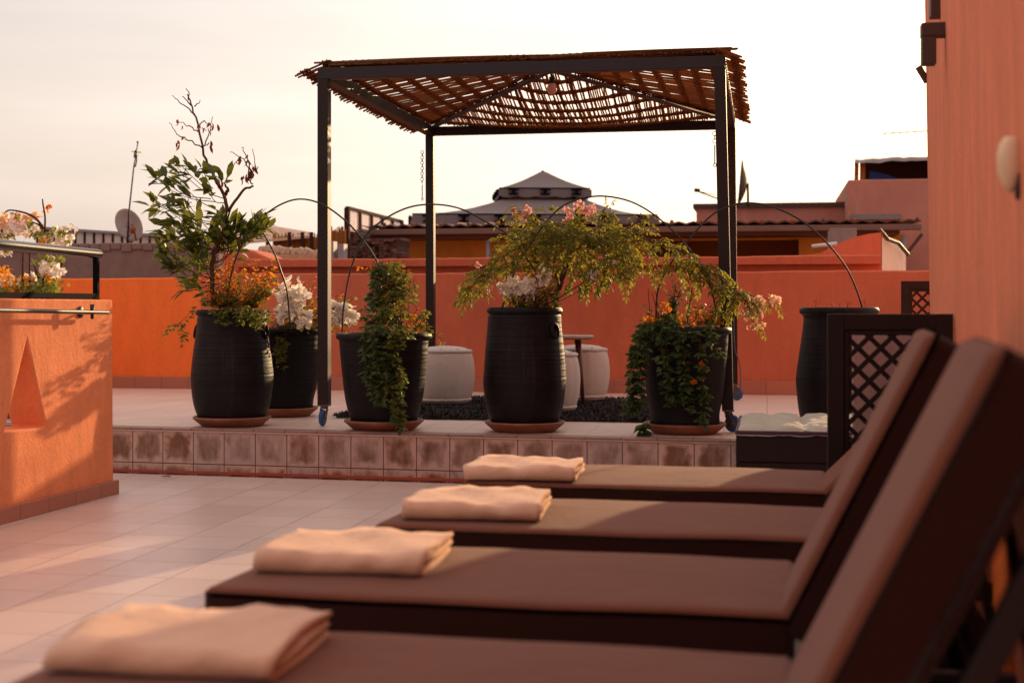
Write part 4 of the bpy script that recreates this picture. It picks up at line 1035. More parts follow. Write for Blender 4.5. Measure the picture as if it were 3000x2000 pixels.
def lattice(x0, x1, Y, z0, z1, label, dbl=True):
    e = empty('lattice_screen', ((x0+x1)/2,Y,z0), label, 'screen', 'dark wooden lattice screens')
    m = MB(); T = .05; w = .062
    m.box((x0,Y,z0),(x0+w,Y+T,z1)); m.box((x1-w,Y,z0),(x1,Y+T,z1)); m.box((x0+w,Y+.001,z1-w),(x1-w,Y+T-.001,z1-.0005)); m.box((x0+w,Y+.001,z0+.05),(x1-w,Y+T-.001,z0+.05+w))
    i0, i1, j0, j1 = x0+w, x1-w, z0+.05+w, z1-w
    m.box((i0,Y+.008,j0),(i0+.02,Y+T-.008,j1)); m.box((i1-.02,Y+.008,j0),(i1,Y+T-.008,j1)); m.box((i0+.02,Y+.008,j1-.02),(i1-.02,Y+T-.008,j1))
    m.build('frame', M['wood'], e, bevel=.003)
    l = MB(); st_ = .085; xa, xb, za, zb = i0+.01, i1-.01, j0+.01, j1-.01
    for sg, yy in ((1,Y+.016),(-1,Y+.027)):
        k = -20
        while k < 30:
            c = k*st_; k += 1
            pts = []
            for (x,z) in [(xa, None),(xb,None),(None,za),(None,zb)]:
                if x is not None:
                    z = sg*(x-xa) + za + c
                    if za-1e-6 <= z <= zb+1e-6: pts.append((x,z))
                else:
                    x = (z-za-c)/sg + xa
                    if xa-1e-6 <= x <= xb+1e-6: pts.append((x,z))
            if len(pts) >= 2:
                p, q = min(pts), max(pts)
                if math.hypot(p[0]-q[0],p[1]-q[1]) > .03: l.bar((p[0],yy,p[1]),(q[0],yy,q[1]), .009,.0185, up=V((-sg*.7,0,.7)))
    l.build('lattice', M['wood'], e); return e
LYY = 5.60; lx0 = at(2425,950,LYY).x; lx1 = at(2793,950,LYY).x
e = lattice(lx0, lx1, LYY, 0, at(2430,919,LYY).z, 'lattice screen standing beside the bench, in front of the plantless jar')
mb = MB(); mb.box((at(2497,950,LYY+.25).x,LYY+.25,.05),(lx1-.02,LYY+.265,.90)); mb.build('back_board', M['mauve'], e, bevel=.003)
l2 = at(2641,850,11.3).x
lattice(l2, l2+.75, 11.3, PZ, at(2650,823,11.3).z, 'lattice screen against the terrace wall, mostly hidden by the house')

# ------------------------------------------------------------------ LOUNGERS
ZL, LW, CT, LEN = .39, .645, .10, 1.27
def lounger(ang, label):
    r = empty('sun_lounger', (0,0,0), label, 'sun lounger', 'brown sun loungers in a row')
    m = MB()
    for y in (.02, LW-.02): m.bar((.03,y,ZL-CT-.025),(LEN+.42,y,ZL-CT-.025), .035,.045)
    for x in (.05,.45,.85,LEN-.03): m.bar((x,.03,ZL-CT-.02),(x,LW-.03,ZL-CT-.02), .05,.03)
    m.build('frame', M['iron2'], r, local=True, bevel=.004)
    for y in (.02, LW-.02):
        m = MB(); m.bar((.12,y,0),(.12,y,ZL-CT-.047), .04,.04); m.build('leg', M['iron2'], r, local=True, bevel=.003)
        m = MB(); m.bar((LEN+.25,y,.14),(LEN+.25,y,ZL-CT-.047), .035,.035); m.build('leg', M['iron2'], r, local=True, bevel=.003)
        s_ = -1 if y < .1 else 1; m = MB(); yy = y + s_*.045
        m.cyl((LEN+.25,y,.14),(LEN+.25,yy+s_*.02,.14), .012, 10); m.cyl((LEN+.25,yy-.012,.14),(LEN+.25,yy+.012,.14), .108, 28)
        w = m.build('wheel', M['iron2'], r, local=True, bevel=.003)
        m = MB(); m.ring((LEN+.25,yy,.14),(0,1,0),.120,.020,32,8); m.build('tyre', M['trim'], w, local=True, smooth=True)
    side = lambda n: 0 if n.z > .45 else 1  # faces off the top get the darkened canvas, shade painted by direction
    m = MB(); crown = lambda p: V((p.x,p.y,p.z+(.008*(1-(2*p.y/LW)**2)*(1-(2*p.x/LEN)**4) if p.z > 0 else 0) + ((.0016*sin(p.x*5+p.y*4)+.0012*sin(p.x*13-p.y*9)) if p.z > 0 else 0)))
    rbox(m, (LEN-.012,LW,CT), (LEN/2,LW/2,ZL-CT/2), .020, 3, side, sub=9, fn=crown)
    c = m.build('seat_cushion', [M['cushion'],M['shaded_side']], r, local=True, smooth=True)
    m = MB(); 
    z = ZL-.014; m.tube([(.012,.006,z),(LEN-.02,.006,z)], .004,.004,6)
    m.build('piping', M['shaded_side'], c, local=True, smooth=True)
    BL = .67
    hinge = V((LEN+.006,LW/2,ZL-.012))
    Rm = Matrix.Rotation(-ang, 3, 'Y'); Rs = Matrix.Rotation(R(-2.4), 3, 'Z'); pv = V((LEN,LW,0))
    m = MB(); BT = .125
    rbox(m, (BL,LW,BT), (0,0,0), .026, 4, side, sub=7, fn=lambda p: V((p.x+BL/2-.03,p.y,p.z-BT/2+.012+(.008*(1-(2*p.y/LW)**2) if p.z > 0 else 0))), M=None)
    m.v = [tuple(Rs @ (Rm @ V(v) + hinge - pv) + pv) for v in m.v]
    c = m.build('backrest_cushion', [M['cushion'],M['shaded_side']], r, local=True, smooth=True)
    m = MB()
    for y in (-LW/2+.03, LW/2-.03): m.bar(Rm@V((.0,y,-.145))+hinge, Rm@V((BL-.02,y,-.145))+hinge, .035,.04)
    m.bar(Rm@V((BL-.06,-LW/2+.03,-.145))+hinge, Rm@V((BL-.06,LW/2-.03,-.145))+hinge, .03,.03)
    m.bar(Rm@V((.25,-LW/2+.03,-.145))+hinge, Rm@V((.25,LW/2-.03,-.145))+hinge, .03,.03)
    m.build('backrest_frame', M['iron2'], r, local=True, bevel=.003)
    t = Rm@V((.42,0,-.155))+hinge
    for y in (-.2,.2):
        m = MB(); m.tube([t+V((0,y,0)), V((LEN+.40,LW/2+y,ZL-CT-.03))], .010,.010,8)
        m.build('strut', M['iron2'], r, local=True, smooth=True)
    for y in (-LW/2+.02, LW/2-.02):
        m = MB(); p = Rm@V((.52,y,-.165))+hinge
        m.tube(spline([p, p+V((.03,0,-.06)), p+V((.025,0,-.15)), p+V((.0,0,-.20))],4), .007,.004,6); m.build('tie_strap', M['trim'], r, local=True, smooth=True)
    return r
near = [1.925, 2.888, 3.835, 4.838]; foot = [-1.235,-1.215,-1.10,-1.065]
L1 = lounger(R(63.5), 'nearest brown lounger, cut by the bottom edge, backrest raised steeply')
L2 = copy_tree(L1); L2['label'] = 'second nearest brown lounger, backrest raised steeply like the nearest'
L4 = lounger(R(45), 'farthest brown lounger, nearest the step, backrest lowered to a slant')
L3 = copy_tree(L4); L3['label'] = 'third nearest brown lounger, its seat between two sunlit towels'
for o, y, x in zip((L1,L2,L3,L4), near, foot): o.location = (x, y+.03, 0); o.rotation_euler.z = R(-1.6)

def towel(x0, x1, y0, y1, rot, label, seed):
    q = random.Random(seed); W_, D_ = x1-x0, y1-y0; h = .078
    c = V(((x0+x1)/2,(y0+y1)/2,ZL+.006))
    e = empty('folded_towel', c, label, 'towel', 'cream towels folded on the loungers'); e.rotation_euler.z = rot
    m = MB(); nx = 22
    def ribbon(path, t, xs):
        path = [V((0,y,z)) for y,z in path]; k = len(path); L_, R_ = [], []
        for i, p_ in enumerate(path):
            d = (path[min(i+1,k-1)]-path[max(i-1,0)]).normalized(); n_ = V((0,-d.z,d.y)); L_.append(p_+n_*t/2); R_.append(p_-n_*t/2)
        e0 = path[0]-(path[1]-path[0]).normalized()*t*.4; e1 = path[-1]+(path[-1]-path[-2]).normalized()*t*.4
        pr = [e0]+L_+[e1]+R_[::-1]; k = len(pr); vs = []
        for i in range(nx+1):
            u = i/nx; ed = min(u,1-u); x = (-.5+u)*W_*xs
            for j,p_ in enumerate(pr):
                z = p_.z + (.0045*sin(u*5.3*(1+.2*(seed%3))+p_.y*11+seed) + .003*sin(u*13+p_.y*23+seed*2) + .002*sin(u*29-p_.y*31+seed))*min(1,p_.z/.03)
                vs.append((x+.004*sin(p_.z*70+p_.y*18+seed), p_.y+.004*sin(u*8+p_.z*50+seed), z + q.uniform(-.0006,.0006)))
        fs = [(i*k+j,i*k+(j+1)%k,(i+1)*k+(j+1)%k,(i+1)*k+j) for i in range(nx) for j in range(k)]
        m.add(vs, fs)
        for i in (0, nx):
            kk = len(path)
            for j in range(kk-1):
                a_, b_, c_, d_ = 1+j, 2+j, k-2-j, k-1-j
                m.f.append(tuple(len(m.v)-len(vs)+i*k+w_ for w_ in (a_,b_,c_,d_))); m.m.append(0)
    def cpath(yb, yf, z0, z1):
        r_ = (z1-z0)/2; zc = (z0+z1)/2; yf += r_
        return [(yb,z0),((yb+yf)/2,z0),(yf,z0)]+[(yf-r_*1.05*sin(pi*i/8),zc-r_*cos(pi*i/8)) for i in range(1,8)]+[(yf,z1)]+[(yf+(yb-yf)*i/7,z1) for i in range(1,8)]
    ribbon(cpath(D_/2-.004,-D_/2,.0055,.0445), .0100, 1.0)
    ribbon(cpath(D_/2-.012,-D_/2+.016,.0154,.0346), .0096, .985)
    ribbon([(D_/2-.006,.025),(0,.025),(-D_/2+.034,.025)], .0092, 1.005)
    m.build('folds', M['towel'], e, local=True, smooth=True)
towel(-1.178,-.785,2.175,2.505,R(1),'nearest cream folded towel, on the lounger at the bottom edge',1)
towel(-1.158,-.765,3.085,3.44,R(2),'cream folded towel with a glowing sunlit end on the second nearest lounger',2)
towel(-1.04,-.645,3.94,4.31,R(4),'cream folded towel on the third nearest lounger, corner lifted',3)
towel(-1.055,-.665,4.875,5.23,R(2),'smallest looking cream towel, on the farthest lounger by the step',4)

# ------------------------------------------------------------------ BACKGROUND ROOFTOPS
def hbox(m, x0, x1, y0, y1, Y, dep, mi=0, down=None):
    a = at(x0,y0,Y); b = at(x1,y1,Y); zlo = min(a.z,b.z) if down is None else down
    m.box((a.x,Y,zlo),(b.x,Y+dep,max(a.z,b.z)), mi)
# grey wall behind the orange one
GY = 14.2
mb = MB(); xa, xb = at(-160,700,GY).x, at(640,700,GY).x
mb.box((xa,GY,-6),(xb,GY+.3,at(300,716,GY).z)); 
for i in range(26):
    x = xa + (xb-xa)*(i+.5)/26; z = at(300,714,GY).z
    hw_ = (xb-xa)/52-.003; mb.box((x-hw_,GY-.025,z-rnd.uniform(.06,.10)),(x+hw_,GY+.31,z+rnd.uniform(.0,.012)))
tag(mb.build('grey_wall', M['greywall'], origin=((xa+xb)/2,GY,0), bevel=.01), 'weathered grey brown wall behind the vivid orange wall', 'wall')
# sheet metal fence with ribs
CYY = 15.2; e = empty('metal_fence', at(330,712,CYY), 'grey ribbed sheet metal fence under the satellite dish', 'fence')
mb = MB(); a, b = at(110,670,CYY), at(520,696,CYY+.8); zb = at(300,745,CYY).z; n = 15; ribs = MB()
for i in range(n):
    p = a.lerp(b,i/n); q = a.lerp(b,(i+1)/n)
    mb.add([(p.x,p.y,zb),(q.x,q.y,zb),(q.x,q.y,q.z),(p.x,p.y,p.z),(p.x,p.y+.05,zb),(q.x,q.y+.05,zb),(q.x,q.y+.05,q.z),(p.x,p.y+.05,p.z)],[(0,1,2,3),(7,6,5,4),(3,2,6,7)])
    ribs.box((p.x-.009,p.y-.022,zb),(p.x+.009,p.y-.002,p.z-.004))
mb.build('sheet', M['corr'], e); ribs.build('rib', M['dark'], e)
mb = MB(); mb.bar(a+V((0,-.03,.01)), b+V((0,-.03,.01)), .05,.03); mb.build('cap_rail', M['greypost'], e)
# satellite dish
DY = 14.9
def dishobj(c, nrm, rx, ry, label, mast_to, rustp=True, arm=None):
    e = empty('satellite_dish', V((c.x,c.y,mast_to)), label, 'satellite dish', 'satellite dishes on the roofs')
    nrm = V(nrm).normalized(); a = nrm.cross(V((0,0,1))).normalized(); b = a.cross(nrm); tl = R(24) if rustp else 0; a, b = a*cos(tl)-b*sin(tl), b*cos(tl)+a*sin(tl)
    m = MB(); vs = []; n = 36; k = 6
    for i in range(k+1):
        rr = i/k
        for j in range(n):
            t = 2*pi*j/n; vs.append(c + a*cos(t)*rx*rr + b*sin(t)*ry*rr + nrm*(.10*rx/.3)*(rr*rr-1))
    fs = [(i*n+j,i*n+(j+1)%n,(i+1)*n+(j+1)%n,(i+1)*n+j) for i in range(k) for j in range(n)]
    m.add(vs, fs); d = m.build('reflector', M['dish'] if rustp else M['wtrim'], e, smooth=True)
    md = d.modifiers.new('shell','SOLIDIFY'); md.thickness = .008
    m = MB(); f = c + nrm*(arm or rx*.95) - b*ry*.45; bt = c - b*ry*.98
    m.tube([bt, f], .012,.012,6); m.cyl(f, f-nrm*.09, .03,10); m.tube([c+a*rx*.6-b*ry*.7, f], .006,.006,5)
    m.build('feed_arm', M['rust'] if rustp else M['iron2'], e, smooth=True)
    m = MB(); back = c - nrm*.12; m.tube([c-nrm*.08, back, V((back.x,back.y,mast_to))], .02,.02,8); m.build('mast', M['iron2'], e, smooth=True)
    if rustp:
        m = MB()
        for (u,v,w_,h_) in ((-.28,-.02,.30,.07),(.2,.02,.08,.22),(-.15,-.5,.10,.34),(.25,-.35,.32,.10),(.12,-.22,.18,.09),(.0,-.2,.05,.5),(-.05,-.75,.2,.08)):
            p = c + a*u*rx + b*v*ry + nrm*.012*1.0; p += nrm*(.10*rx/.3)*((u*u+v*v)-1)
            m.leaf(p - a*w_*rx*.5, a+b*rnd.uniform(-.4,.4), nrm, w_*rx, max(.02,h_*ry*.6), 0,0)
        m.build('rust_patch', M['rust'], e)
    return e
dishobj(at(378,659,DY), (.50,-.85,.22), .142, .198, 'rusty grey satellite dish beside the thin aerial mast at the left', at(378,735,DY).z)
# aerial mast
e = empty('aerial_mast', at(372,735,DY-.1), 'thin leaning aerial mast rising in front of the rusty dish', 'antenna')
mb = MB(); mb.tube([at(372,735,DY-.1),at(378,620,DY-.1),at(392,490,DY-.1),at(404,418,DY-.1)], .011,.006,6); mb.build('mast', M['iron2'], e, smooth=True)
mb = MB()
mb.tube(spline([at(391,490,DY-.1),at(397,486,DY-.1),at(400,470,DY-.1),at(400,445,DY-.1),at(396,443,DY-.1),at(393,462,DY-.1)],4),.008,.008,5)
mb.tube([at(385,444,DY-.1),at(414,447,DY-.1)],.004,.004,4); mb.tube([at(401,417,DY-.1),at(407,416,DY-.1)],.01,.01,5); mb.box(tuple(at(401,455,DY-.12)),tuple(at(406,442,DY-.06)))
mb.build('dipole', M['iron2'], e)

# reed fence, pale awning, mortar mound and terrace clutter left of the ochre building
e = empty('reed_fence', at(880,760,16.5), 'sunlit dry reed fence on the roof behind the left pergola post', 'fence')
mb = MB()
for i in range(150):
    x = 800 + 214*i/150; yt = 672 + rnd.uniform(-10,12) + (18 if x < 930 else 0); p = at(x,yt,16.5+rnd.uniform(-.03,.03)); q = at(x+rnd.uniform(-3,3),775,16.5)
    mb.tube([q,p],.009,.006,4)
mb.build('reeds', M['reedf'], e)
mb = MB(); mb.bar(at(770,738,16.35),at(1012,757,16.35),.06,.10); mb.bar(at(770,762,16.3),at(1012,772,16.3),.05,.06); mb.build('rail', M['roofm'], e)
for x0 in (848,912,886):
    mb = MB(); mb.bar(at(x0,680,16.3),at(x0,745,16.3),.035,.035,up=V((0,1,0))); mb.build('post', M['dark'], e)
e = empty('awning', at(820,700,17), 'pale flat awning above the reed fence behind the broad leafed shrub', 'awning')
mb = MB(); vs = [at(640,664,17.5),at(790,660,17),at(912,680,16.6),at(905,690,16.4),at(800,700,16.4),at(660,712,16.8)]; n = len(vs)
mb.add(vs+[v+V((0,0,-.03)) for v in vs],[tuple(range(n)),tuple(range(n,2*n))[::-1]]+[(i,(i+1)%n,n+(i+1)%n,n+i) for i in range(n)]); mb.build('sheet', M['paleroof'], e)
for x0,y0 in ((783,698),(808,697),(840,694)):
    mb = MB(); mb.bar(at(x0,y0,16.6),at(x0,760,16.6),.03,.03,up=V((0,1,0))); mb.build('post', M['dark'], e)
e_ = MB()
for i in range(12):
    x = 760+i*16; e_.tube([at(x,728+rnd.uniform(0,10)+i*1.2,13.6),at(x+14,733+rnd.uniform(0,8)+i*1.5,13.6)],.06,.07,7)
e_.box(tuple(at(740,800,13.5)),tuple(at(960,748,13.9)))
tag(e_.build('mortar_heap', M['concrete'], origin=at(850,790,13.6)), 'rough mortar topped ledge behind the parapet, left of the pergola post', 'ledge')
e_ = MB()
for i in range(3): 
    e_.box(tuple(at(930+i*30,760,16.1)),tuple(at(958+i*30,712+rnd.uniform(-4,10),16.25)))
tag(e_.build('blue_grey_tarp', M['greypost'], origin=at(960,760,16.2)), 'blue grey tarpaulin bundles in front of the reed fence', 'tarp')
# louvred roof screen
e = empty('louvre_screen', at(1010,765,17), 'slatted metal privacy screen stepping back above the rooftops', 'screen')
A0, B0 = at(1017,609,17.0), at(1177,652,19.9); zb = at(1017,676,17).z
mb = MB()
for i in range(6):
    p = A0.lerp(B0,i/5); mb.bar((p.x,p.y,zb-.02),(p.x,p.y,A0.z+.0),.05,.05,up=V((0,1,0)))
mb.bar(A0,V((B0.x,B0.y,A0.z)),.05,.04); mb.bar((A0.x,A0.y,A0.z),(A0.x,A0.y,at(1012,766,17).z),.06,.06,up=V((0,1,0))); mb.build('frame', M['dark'], e)
mb = MB(); k = 11
for i in range(k):
    z = zb + (A0.z-zb)*(i+.5)/k; mb.bar((A0.x,A0.y,z),(B0.x,B0.y,z),.004,(A0.z-zb)/k*.62)
mb.build('slats', M['pale'], e)
# rubble piers
e = empty('rubble_pier', at(1100,765,17.6), 'dark rubble brick stub walls left of the ochre building', 'wall')
mb = MB(); r2 = random.Random(4)
for x0,x1,yt in ((1020,1062,672),(1062,1110,700),(1110,1150,700),(1150,1178,697)):
    y = yt
    while y < 775:
        x = x0
        while x < x1-3:
            w_ = r2.uniform(9,16); hbox(mb, x, min(x+w_-1,x1), y, y+7, 17.5+r2.uniform(-.06,.06), .4); x += w_
        y += 8
mb.build('bricks', M['brick'], e)
# ochre building with corrugated lean-to roof
OY = 18.9; RY = 18.0
e = empty('ochre_building', at(1800,800,OY), 'long low ochre building with a brown corrugated roof', 'building')
zr = 2.03; OB = e
mb = MB(); hbox(mb,1172,1905,690,800,OY,.3,down=-6); hbox(mb,2341,2650,690,800,OY,.3,down=-6); hbox(mb,1905,2341,690,700,OY,.3); mb.build('wall', M['yellow'], e)
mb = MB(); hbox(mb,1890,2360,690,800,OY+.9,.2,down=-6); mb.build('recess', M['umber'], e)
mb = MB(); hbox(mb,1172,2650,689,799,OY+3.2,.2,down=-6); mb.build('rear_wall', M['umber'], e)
xa, xb = at(1050,676,RY).x, at(2700,645,RY).x
mb = MB(); n = 76; vs = []
for i in range(n*2+1):
    x = xa+(xb-xa)*i/(n*2); z = zr+.02+.014*sin(i*pi/2)
    vs += [(x,RY,z),(x,RY+4.4,z+.12)]
mb.add(vs,[(2*i,2*i+2,2*i+3,2*i+1) for i in range(n*2)]); o = mb.build('roof', M['roofm'], e)
md = o.modifiers.new('shell','SOLIDIFY'); md.thickness = .02
mb = MB(); mb.box((xa,RY-.02,zr-.085),(xb,RY+.06,zr-.012)); mb.build('gutter', M['roofedge'], e, bevel=.01)
mb = MB(); mb.box((xa+.1,RY+.10,zr-.125),(xb-.25,RY+.9,zr-.055)); mb.build('soffit', M['roofm'], e)
for i in range(19):
    x = xa + .35 + i*(xb-xa-.4)/18.0
    mb = MB(); mb.lathe([(.028,0),(.024,.035),(.0,.055)],(x,RY+.03,zr+.024),8); mb.build('roof_bolt', M['rust'] if i%3 else M['wtrim'], e, smooth=True)
for xq in (1430,2647):
    p = at(xq,690,RY+.12); mb = MB(); mb.cyl((p.x,p.y,-6),(p.x,p.y,zr-.16),.030,10); mb.build('column', M['greypost'], e, smooth=True)
p = at(2647,690,RY+.12); mb = MB(); mb.bar((p.x,p.y,zr-.42),(p.x+.22,p.y,zr-.13),.04,.04); mb.build('brace', M['wtrim'], e)
mb = MB(); 
a = at(2433,700,15.5); mb.box((at(2433,0,15.5).x,15.5,at(0,745,15.5).z),(at(2510,0,15.5).x,16.2,at(0,692,15.5).z)); 
tag(mb.build('water_tank', M['plastic'], origin=at(2470,714,15.6), bevel=.006), 'grey box behind the curved stair bulkhead', 'tank')
mb = MB(); mb.cyl(at(2380,722,14.9),at(2450,714,15.0),.022,10)
tag(mb.build('white_pipe', M['corr'], origin=at(2400,722,14.9), smooth=True), 'white pipe lying beside the curved stair bulkhead', 'pipe')
# scraps of white sheet under the gazebo edge
for x,y in ((1225,668),(1287,662),(1355,657),(1435,656),(1508,656)):
    m = MB(); p = at(x,y,RY+.35); m.add([p+V((-.075,0,.0)),p+V((.06,0,-.012)),p+V((.075,0,.016)),p+V((-.06,.02,.026)),p+V((0,.25,.03))],[(0,1,2,3),(3,2,4),(0,3,4),(1,4,2),(0,4,1)])
    m.build('roof_scrap', M['paleroof'], OB)
# pink roof walls
PY = 22.5
e = empty('pink_house', at(2280,800,PY), 'long low pink rooftop house behind the ochre building', 'house')
mb = MB(); hbox(mb,2040,2490,602,800,PY,3,down=-6); mb.build('wall', M['pink'], e)
mb = MB(); hbox(mb,2030,2495,597,604,PY-.05,3.1); mb.build('coping', M['wtrim'], e)
PY2 = 21.6
e = empty('pink_tower_house', at(2620,800,PY2), 'taller pink house with a blue tarp shack, partly hidden by the terracotta house', 'house')
mb = MB(); hbox(mb,2484,2900,527,800,PY2,4,down=-6); mb.build('wall', M['pink'], e, bevel=.02)
mb = MB(); hbox(mb,2492,2640,628,642,PY2-.06,.1); mb.build('flashing', M['plastic'], e)
mb = MB(); hbox(mb,2520,2900,470,528,PY2+1.2,.1); mb.build('shack_back', M['dark'], e)
for x in (2509,2528):
    mb = MB(); p = at(x,527,PY2+.2); q = at(x+1,474,PY2+.2); mb.bar(p,q,.06,.06,up=V((0,1,0))); mb.build('shack_post', M['rust'], e)
mb = MB(); vs = []; n = 22
for i in range(n+1):
    x = 2504+400*i/n; y = 470-8*min(1,i/8)+rnd.uniform(-2,2)
    vs += [at(x,y+rnd.uniform(7,12),PY2+.05), at(x,y,PY2+.12), at(x,y-3,PY2+1.4)]
mb.add(vs,[f for i in range(n) for f in ((3*i,3*i+3,3*i+4,3*i+1),(3*i+1,3*i+4,3*i+5,3*i+2))]); mb.build('shack_roof', M['plastic'], e)
mb = MB(); a = PY2+.6; mb.add([at(2546,528,a),at(2640,528,a),at(2600,512,a),at(2550,500,a)],[(0,1,2,3)]); mb.build('blue_tarp', M['tarp'], e)
# dish behind the right post, and a loose aerial
dishobj(at(2168,536,PY-.6), (-.995,-.02,.09), .33,.36, 'dark satellite dish seen edge on behind the right pergola post', at(2171,604,PY-.6).z, False, .68)
e = empty('yagi_aerial', at(2760,527,PY2+.5), 'thin horizontal aerial poking out beside the terracotta house', 'antenna')
mb = MB(); mb.tube([at(2587,392,PY2+.5),at(2770,381,PY2+.5)],.009,.009,5)
for i in range(8):
    p = at(2592+i*22,391.5-i*1.3,PY2+.5); mb.tube([p+V((0,-.25,0)),p+V((0,.25,0))],.005,.005,4)
mb.build('boom', M['cable'], e); mb = MB(); mb.tube([at(2765,560,PY2+.5),at(2765,375,PY2+.5)],.02,.02,6); mb.build('mast', M['cable'], e)

# gazebo with a two tier canvas roof
GZ = 24.5
gc = at(1585,700,GZ); zt = at(1604,504,GZ).z
e = empty('gazebo', V((gc.x,gc.y,-6)), 'two tiered grey canvas gazebo with dark trim beyond the ochre roof', 'gazebo')
rot = R(14)
def sq(h, z, ox=0): return [V((gc.x+ox + h*(sx*cos(rot)-sy*sin(rot)), gc.y + h*(sx*sin(rot)+sy*cos(rot)), z)) for sx,sy in ((-1,-1),(1,-1),(1,1),(-1,1))]
def tier(z_e, h_e, z_i, h_i, val, name):
    m = MB(); ox = -.26 if h_e > 1 else 0; a = sq(h_e,z_e,ox); b = sq(h_i,z_i,.03 if h_i < .1 else 0)
    for i in range(4):
        p,q,r_,s_ = a[i],a[(i+1)%4],b[(i+1)%4],b[i]; k = 10; vs = []
        for u in range(k+1):
            for v in range(7):
                x = p.lerp(q,u/k).lerp(s_.lerp(r_,u/k),v/6); x.z -= .10*h_e/1.8*sin(pi*v/6)*.6; vs.append(x)
        m.add(vs,[(u*7+v,(u+1)*7+v,(u+1)*7+v+1,u*7+v+1) for u in range(k) for v in range(6)])
    o = m.build('canopy', M['canvas'], e, smooth=False)
    m = MB(); c2 = sq(h_e*1.006,z_e,ox); d2 = sq(h_e*1.03,z_e-val,ox)
    for i in range(4):
        p,q,r_,s_ = c2[i],c2[(i+1)%4],d2[(i+1)%4],d2[i]; k = 24; vs = []
        for u in range(k+1):
            t = u/k; lo_ = s_.lerp(r_,t); lo_.z -= .03*abs(sin(t*pi*5)); vs += [p.lerp(q,t), lo_]
        m.add(vs,[(2*u,2*u+1,2*u+3,2*u+2) for u in range(k)])
    m.build('valance', M['canvas'], o)
    for i in range(4):
        p,q = c2[i],c2[(i+1)%4]; r_ = d2[i]; s2 = d2[(i+1)%4]
        n_ = 3 if h_e < 1 else 7
        for u in range(n_):
            t = (u+.5)/n_; c = p.lerp(q,t).lerp(r_.lerp(s2,t),.45) + (p.lerp(q,t)-V((gc.x,gc.y,z_e))).normalized()*.03
            m = MB(); d = (q-p).normalized(); m.bar(c+V((0,0,-val*.36)),c+V((0,0,val*.30)),.05,.05,up=V((0,1,0))); m.bar(c+d*.09+V((0,0,val*.28)),c-d*.09+V((0,0,val*.28)),.03,.03); m.bar(c+d*.08+V((0,0,-val*.3)),c-d*.08+V((0,0,-val*.3)),.03,.03)
            m.build('tassel', M['trim'], o)
    m = MB()
    for i in range(4): m.tube([c2[i]+V((0,0,.0)),c2[(i+1)%4]],.012,.012,5)
    m.build('trim', M['trim'], o)
ze1 = at(1600,649,GZ).z; zi1 = at(1600,594,GZ).z; ze2 = at(1600,562,GZ).z
tier(ze1, 1.96, zi1, .72, .16, 'lower'); tier(ze2, .76, zt, .05, .13, 'upper')
mb = MB(); mb.lathe([(.10,-.06),(.05,-.0),(.0,.035)],(gc.x+.03,gc.y,zt),10); mb.build('finial', M['trim'], e)
for q in sq(1.80,0,-.26): 
    mb = MB(); mb.bar((q.x,q.y,-6),(q.x,q.y,ze1),.08,.08,up=V((0,1,0))); mb.build('post', M['trim'], e)
for q in sq(.66,0):
    mb = MB(); mb.bar((q.x,q.y,zi1-.02),(q.x,q.y,ze2),.04,.04,up=V((0,1,0))); mb.build('strut', M['trim'], e)

# ------------------------------------------------------------------ LIGHT, SKY, CAMERA
SAZ, SEL = R(18.5), R(11.5)
sv = V((sin(SAZ)*cos(SEL), cos(SAZ)*cos(SEL), sin(SEL)))
ld_ = bpy.data.lights.new('sun','SUN'); ld_.energy = 5.0; ld_.angle = R(.55); ld_.color = (1.0,.66,.35)
so = bpy.data.objects.new('sun', ld_); COL.objects.link(so); so.rotation_euler = sv.to_track_quat('Z','Y').to_euler(); so.location = (0,0,8)

wd_ = bpy.data.worlds.new('World'); sc.world = wd_; wd_.use_nodes = True
nt = wd_.node_tree; nt.nodes.clear()
sky = nt.nodes.new('ShaderNodeTexSky'); sky.sky_type = 'NISHITA'; sky.sun_disc = False; sky.sun_elevation = SEL; sky.sun_rotation = SAZ
sky.air_density = 1.2; sky.dust_density = 4.0; sky.ozone_density = .6
bg1 = nt.nodes.new('ShaderNodeBackground'); bg1.inputs['Strength'].default_value = .05
nt.links.new(sky.outputs[0], bg1.inputs['Color'])
tc_ = nt.nodes.new('ShaderNodeTexCoord'); nrm = nt.nodes.new('ShaderNodeVectorMath'); nrm.operation = 'NORMALIZE'
nt.links.new(tc_.outputs['Generated'], nrm.inputs[0])
dt = nt.nodes.new('ShaderNodeVectorMath'); dt.operation = 'DOT_PRODUCT'; nt.links.new(nrm.outputs[0], dt.inputs[0]); dt.inputs[1].default_value = (sin(SAZ),cos(SAZ),.10)
rp = nt.nodes.new('ShaderNodeValToRGB'); el = rp.color_ramp.elements
mr = nt.nodes.new('ShaderNodeMapRange'); mr.inputs[1].default_value = -1; mr.inputs[2].default_value = 1
nt.links.new(dt.outputs['Value'], mr.inputs[0]); nt.links.new(mr.outputs[0], rp.inputs['Fac'])
stops = [(0,(.70,.47,.41)),(.5,(.92,.71,.61)),(.72,(.76,.62,.57)),(.82,(.84,.70,.66)),(.92,(.93,.83,.83)),(1.0,(1.0,.92,.94))]
while len(el) < len(stops): el.new(.5)
for q, (p, c) in zip(el, stops): q.position = p; q.color = (*c,1)
bg2 = nt.nodes.new('ShaderNodeBackground'); sx_ = nt.nodes.new('ShaderNodeSeparateXYZ'); nt.links.new(nrm.outputs[0], sx_.inputs[0])
up_ = nt.nodes.new('ShaderNodeMapRange'); up_.interpolation_type = 'SMOOTHSTEP'
for i_, v_ in ((1,.24),(2,.60),(3,.80),(4,1.15)): up_.inputs[i_].default_value = v_
nt.links.new(sx_.outputs[2], up_.inputs[0])
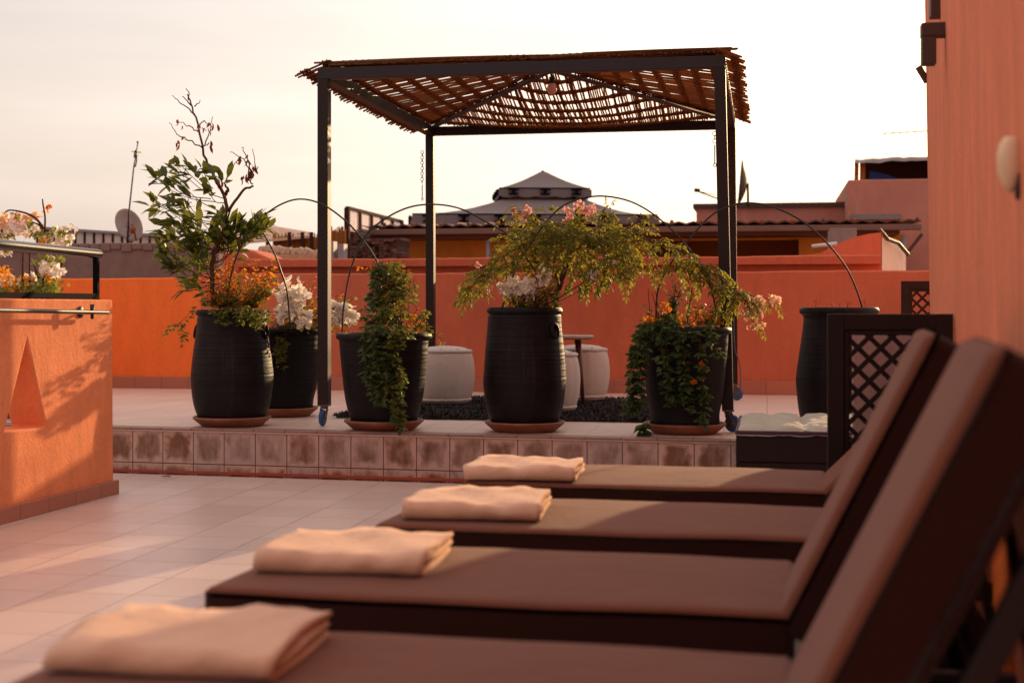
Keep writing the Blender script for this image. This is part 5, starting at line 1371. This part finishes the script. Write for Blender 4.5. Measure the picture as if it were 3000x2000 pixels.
cm_ = nt.nodes.new('ShaderNodeMapping'); cm_.inputs['Scale'].default_value = (2.2,2.2,16); cm_.inputs['Rotation'].default_value = (.10,0,0); nt.links.new(nrm.outputs[0], cm_.inputs['Vector'])
cn_ = nt.nodes.new('ShaderNodeTexNoise'); cn_.inputs['Scale'].default_value = 1.6; cn_.inputs['Detail'].default_value = 5; nt.links.new(cm_.outputs[0], cn_.inputs['Vector'])
cr_ = nt.nodes.new('ShaderNodeMapRange'); cr_.inputs[1].default_value = .35; cr_.inputs[2].default_value = .75; cr_.inputs[3].default_value = .91; cr_.inputs[4].default_value = 1.10; nt.links.new(cn_.outputs['Fac'], cr_.inputs[0])
mu_ = nt.nodes.new('ShaderNodeMath'); mu_.operation = 'MULTIPLY'; nt.links.new(up_.outputs[0], mu_.inputs[0]); nt.links.new(cr_.outputs[0], mu_.inputs[1])
nt.links.new(mu_.outputs[0], bg2.inputs['Strength']); nt.links.new(rp.outputs[0], bg2.inputs['Color'])
ad = nt.nodes.new('ShaderNodeAddShader'); nt.links.new(bg1.outputs[0], ad.inputs[0]); nt.links.new(bg2.outputs[0], ad.inputs[1])
ow = nt.nodes.new('ShaderNodeOutputWorld'); nt.links.new(ad.outputs[0], ow.inputs['Surface'])

cam = bpy.data.cameras.new('camera'); co = bpy.data.objects.new('camera', cam); COL.objects.link(co)
co.location = (0,0,CAMZ); co.rotation_euler = (R(90),0,YAW); cam.sensor_width = 36; cam.lens = 50; cam.shift_y = -100/3000
cam.clip_start = .05; cam.clip_end = 2000
cam.dof.use_dof = True; cam.dof.focus_distance = 8.6; cam.dof.aperture_fstop = 2.8
sc.camera = co
sc.view_settings.view_transform = 'Standard'; sc.view_settings.look = 'None'; sc.view_settings.exposure = 0; sc.view_settings.gamma = 1
sc.render.engine = 'CYCLES'
sc.cycles.use_denoising = True
sc.cycles.max_bounces = 8; sc.cycles.diffuse_bounces = 4; sc.cycles.transmission_bounces = 4
sc.cycles.sample_clamp_indirect = 8
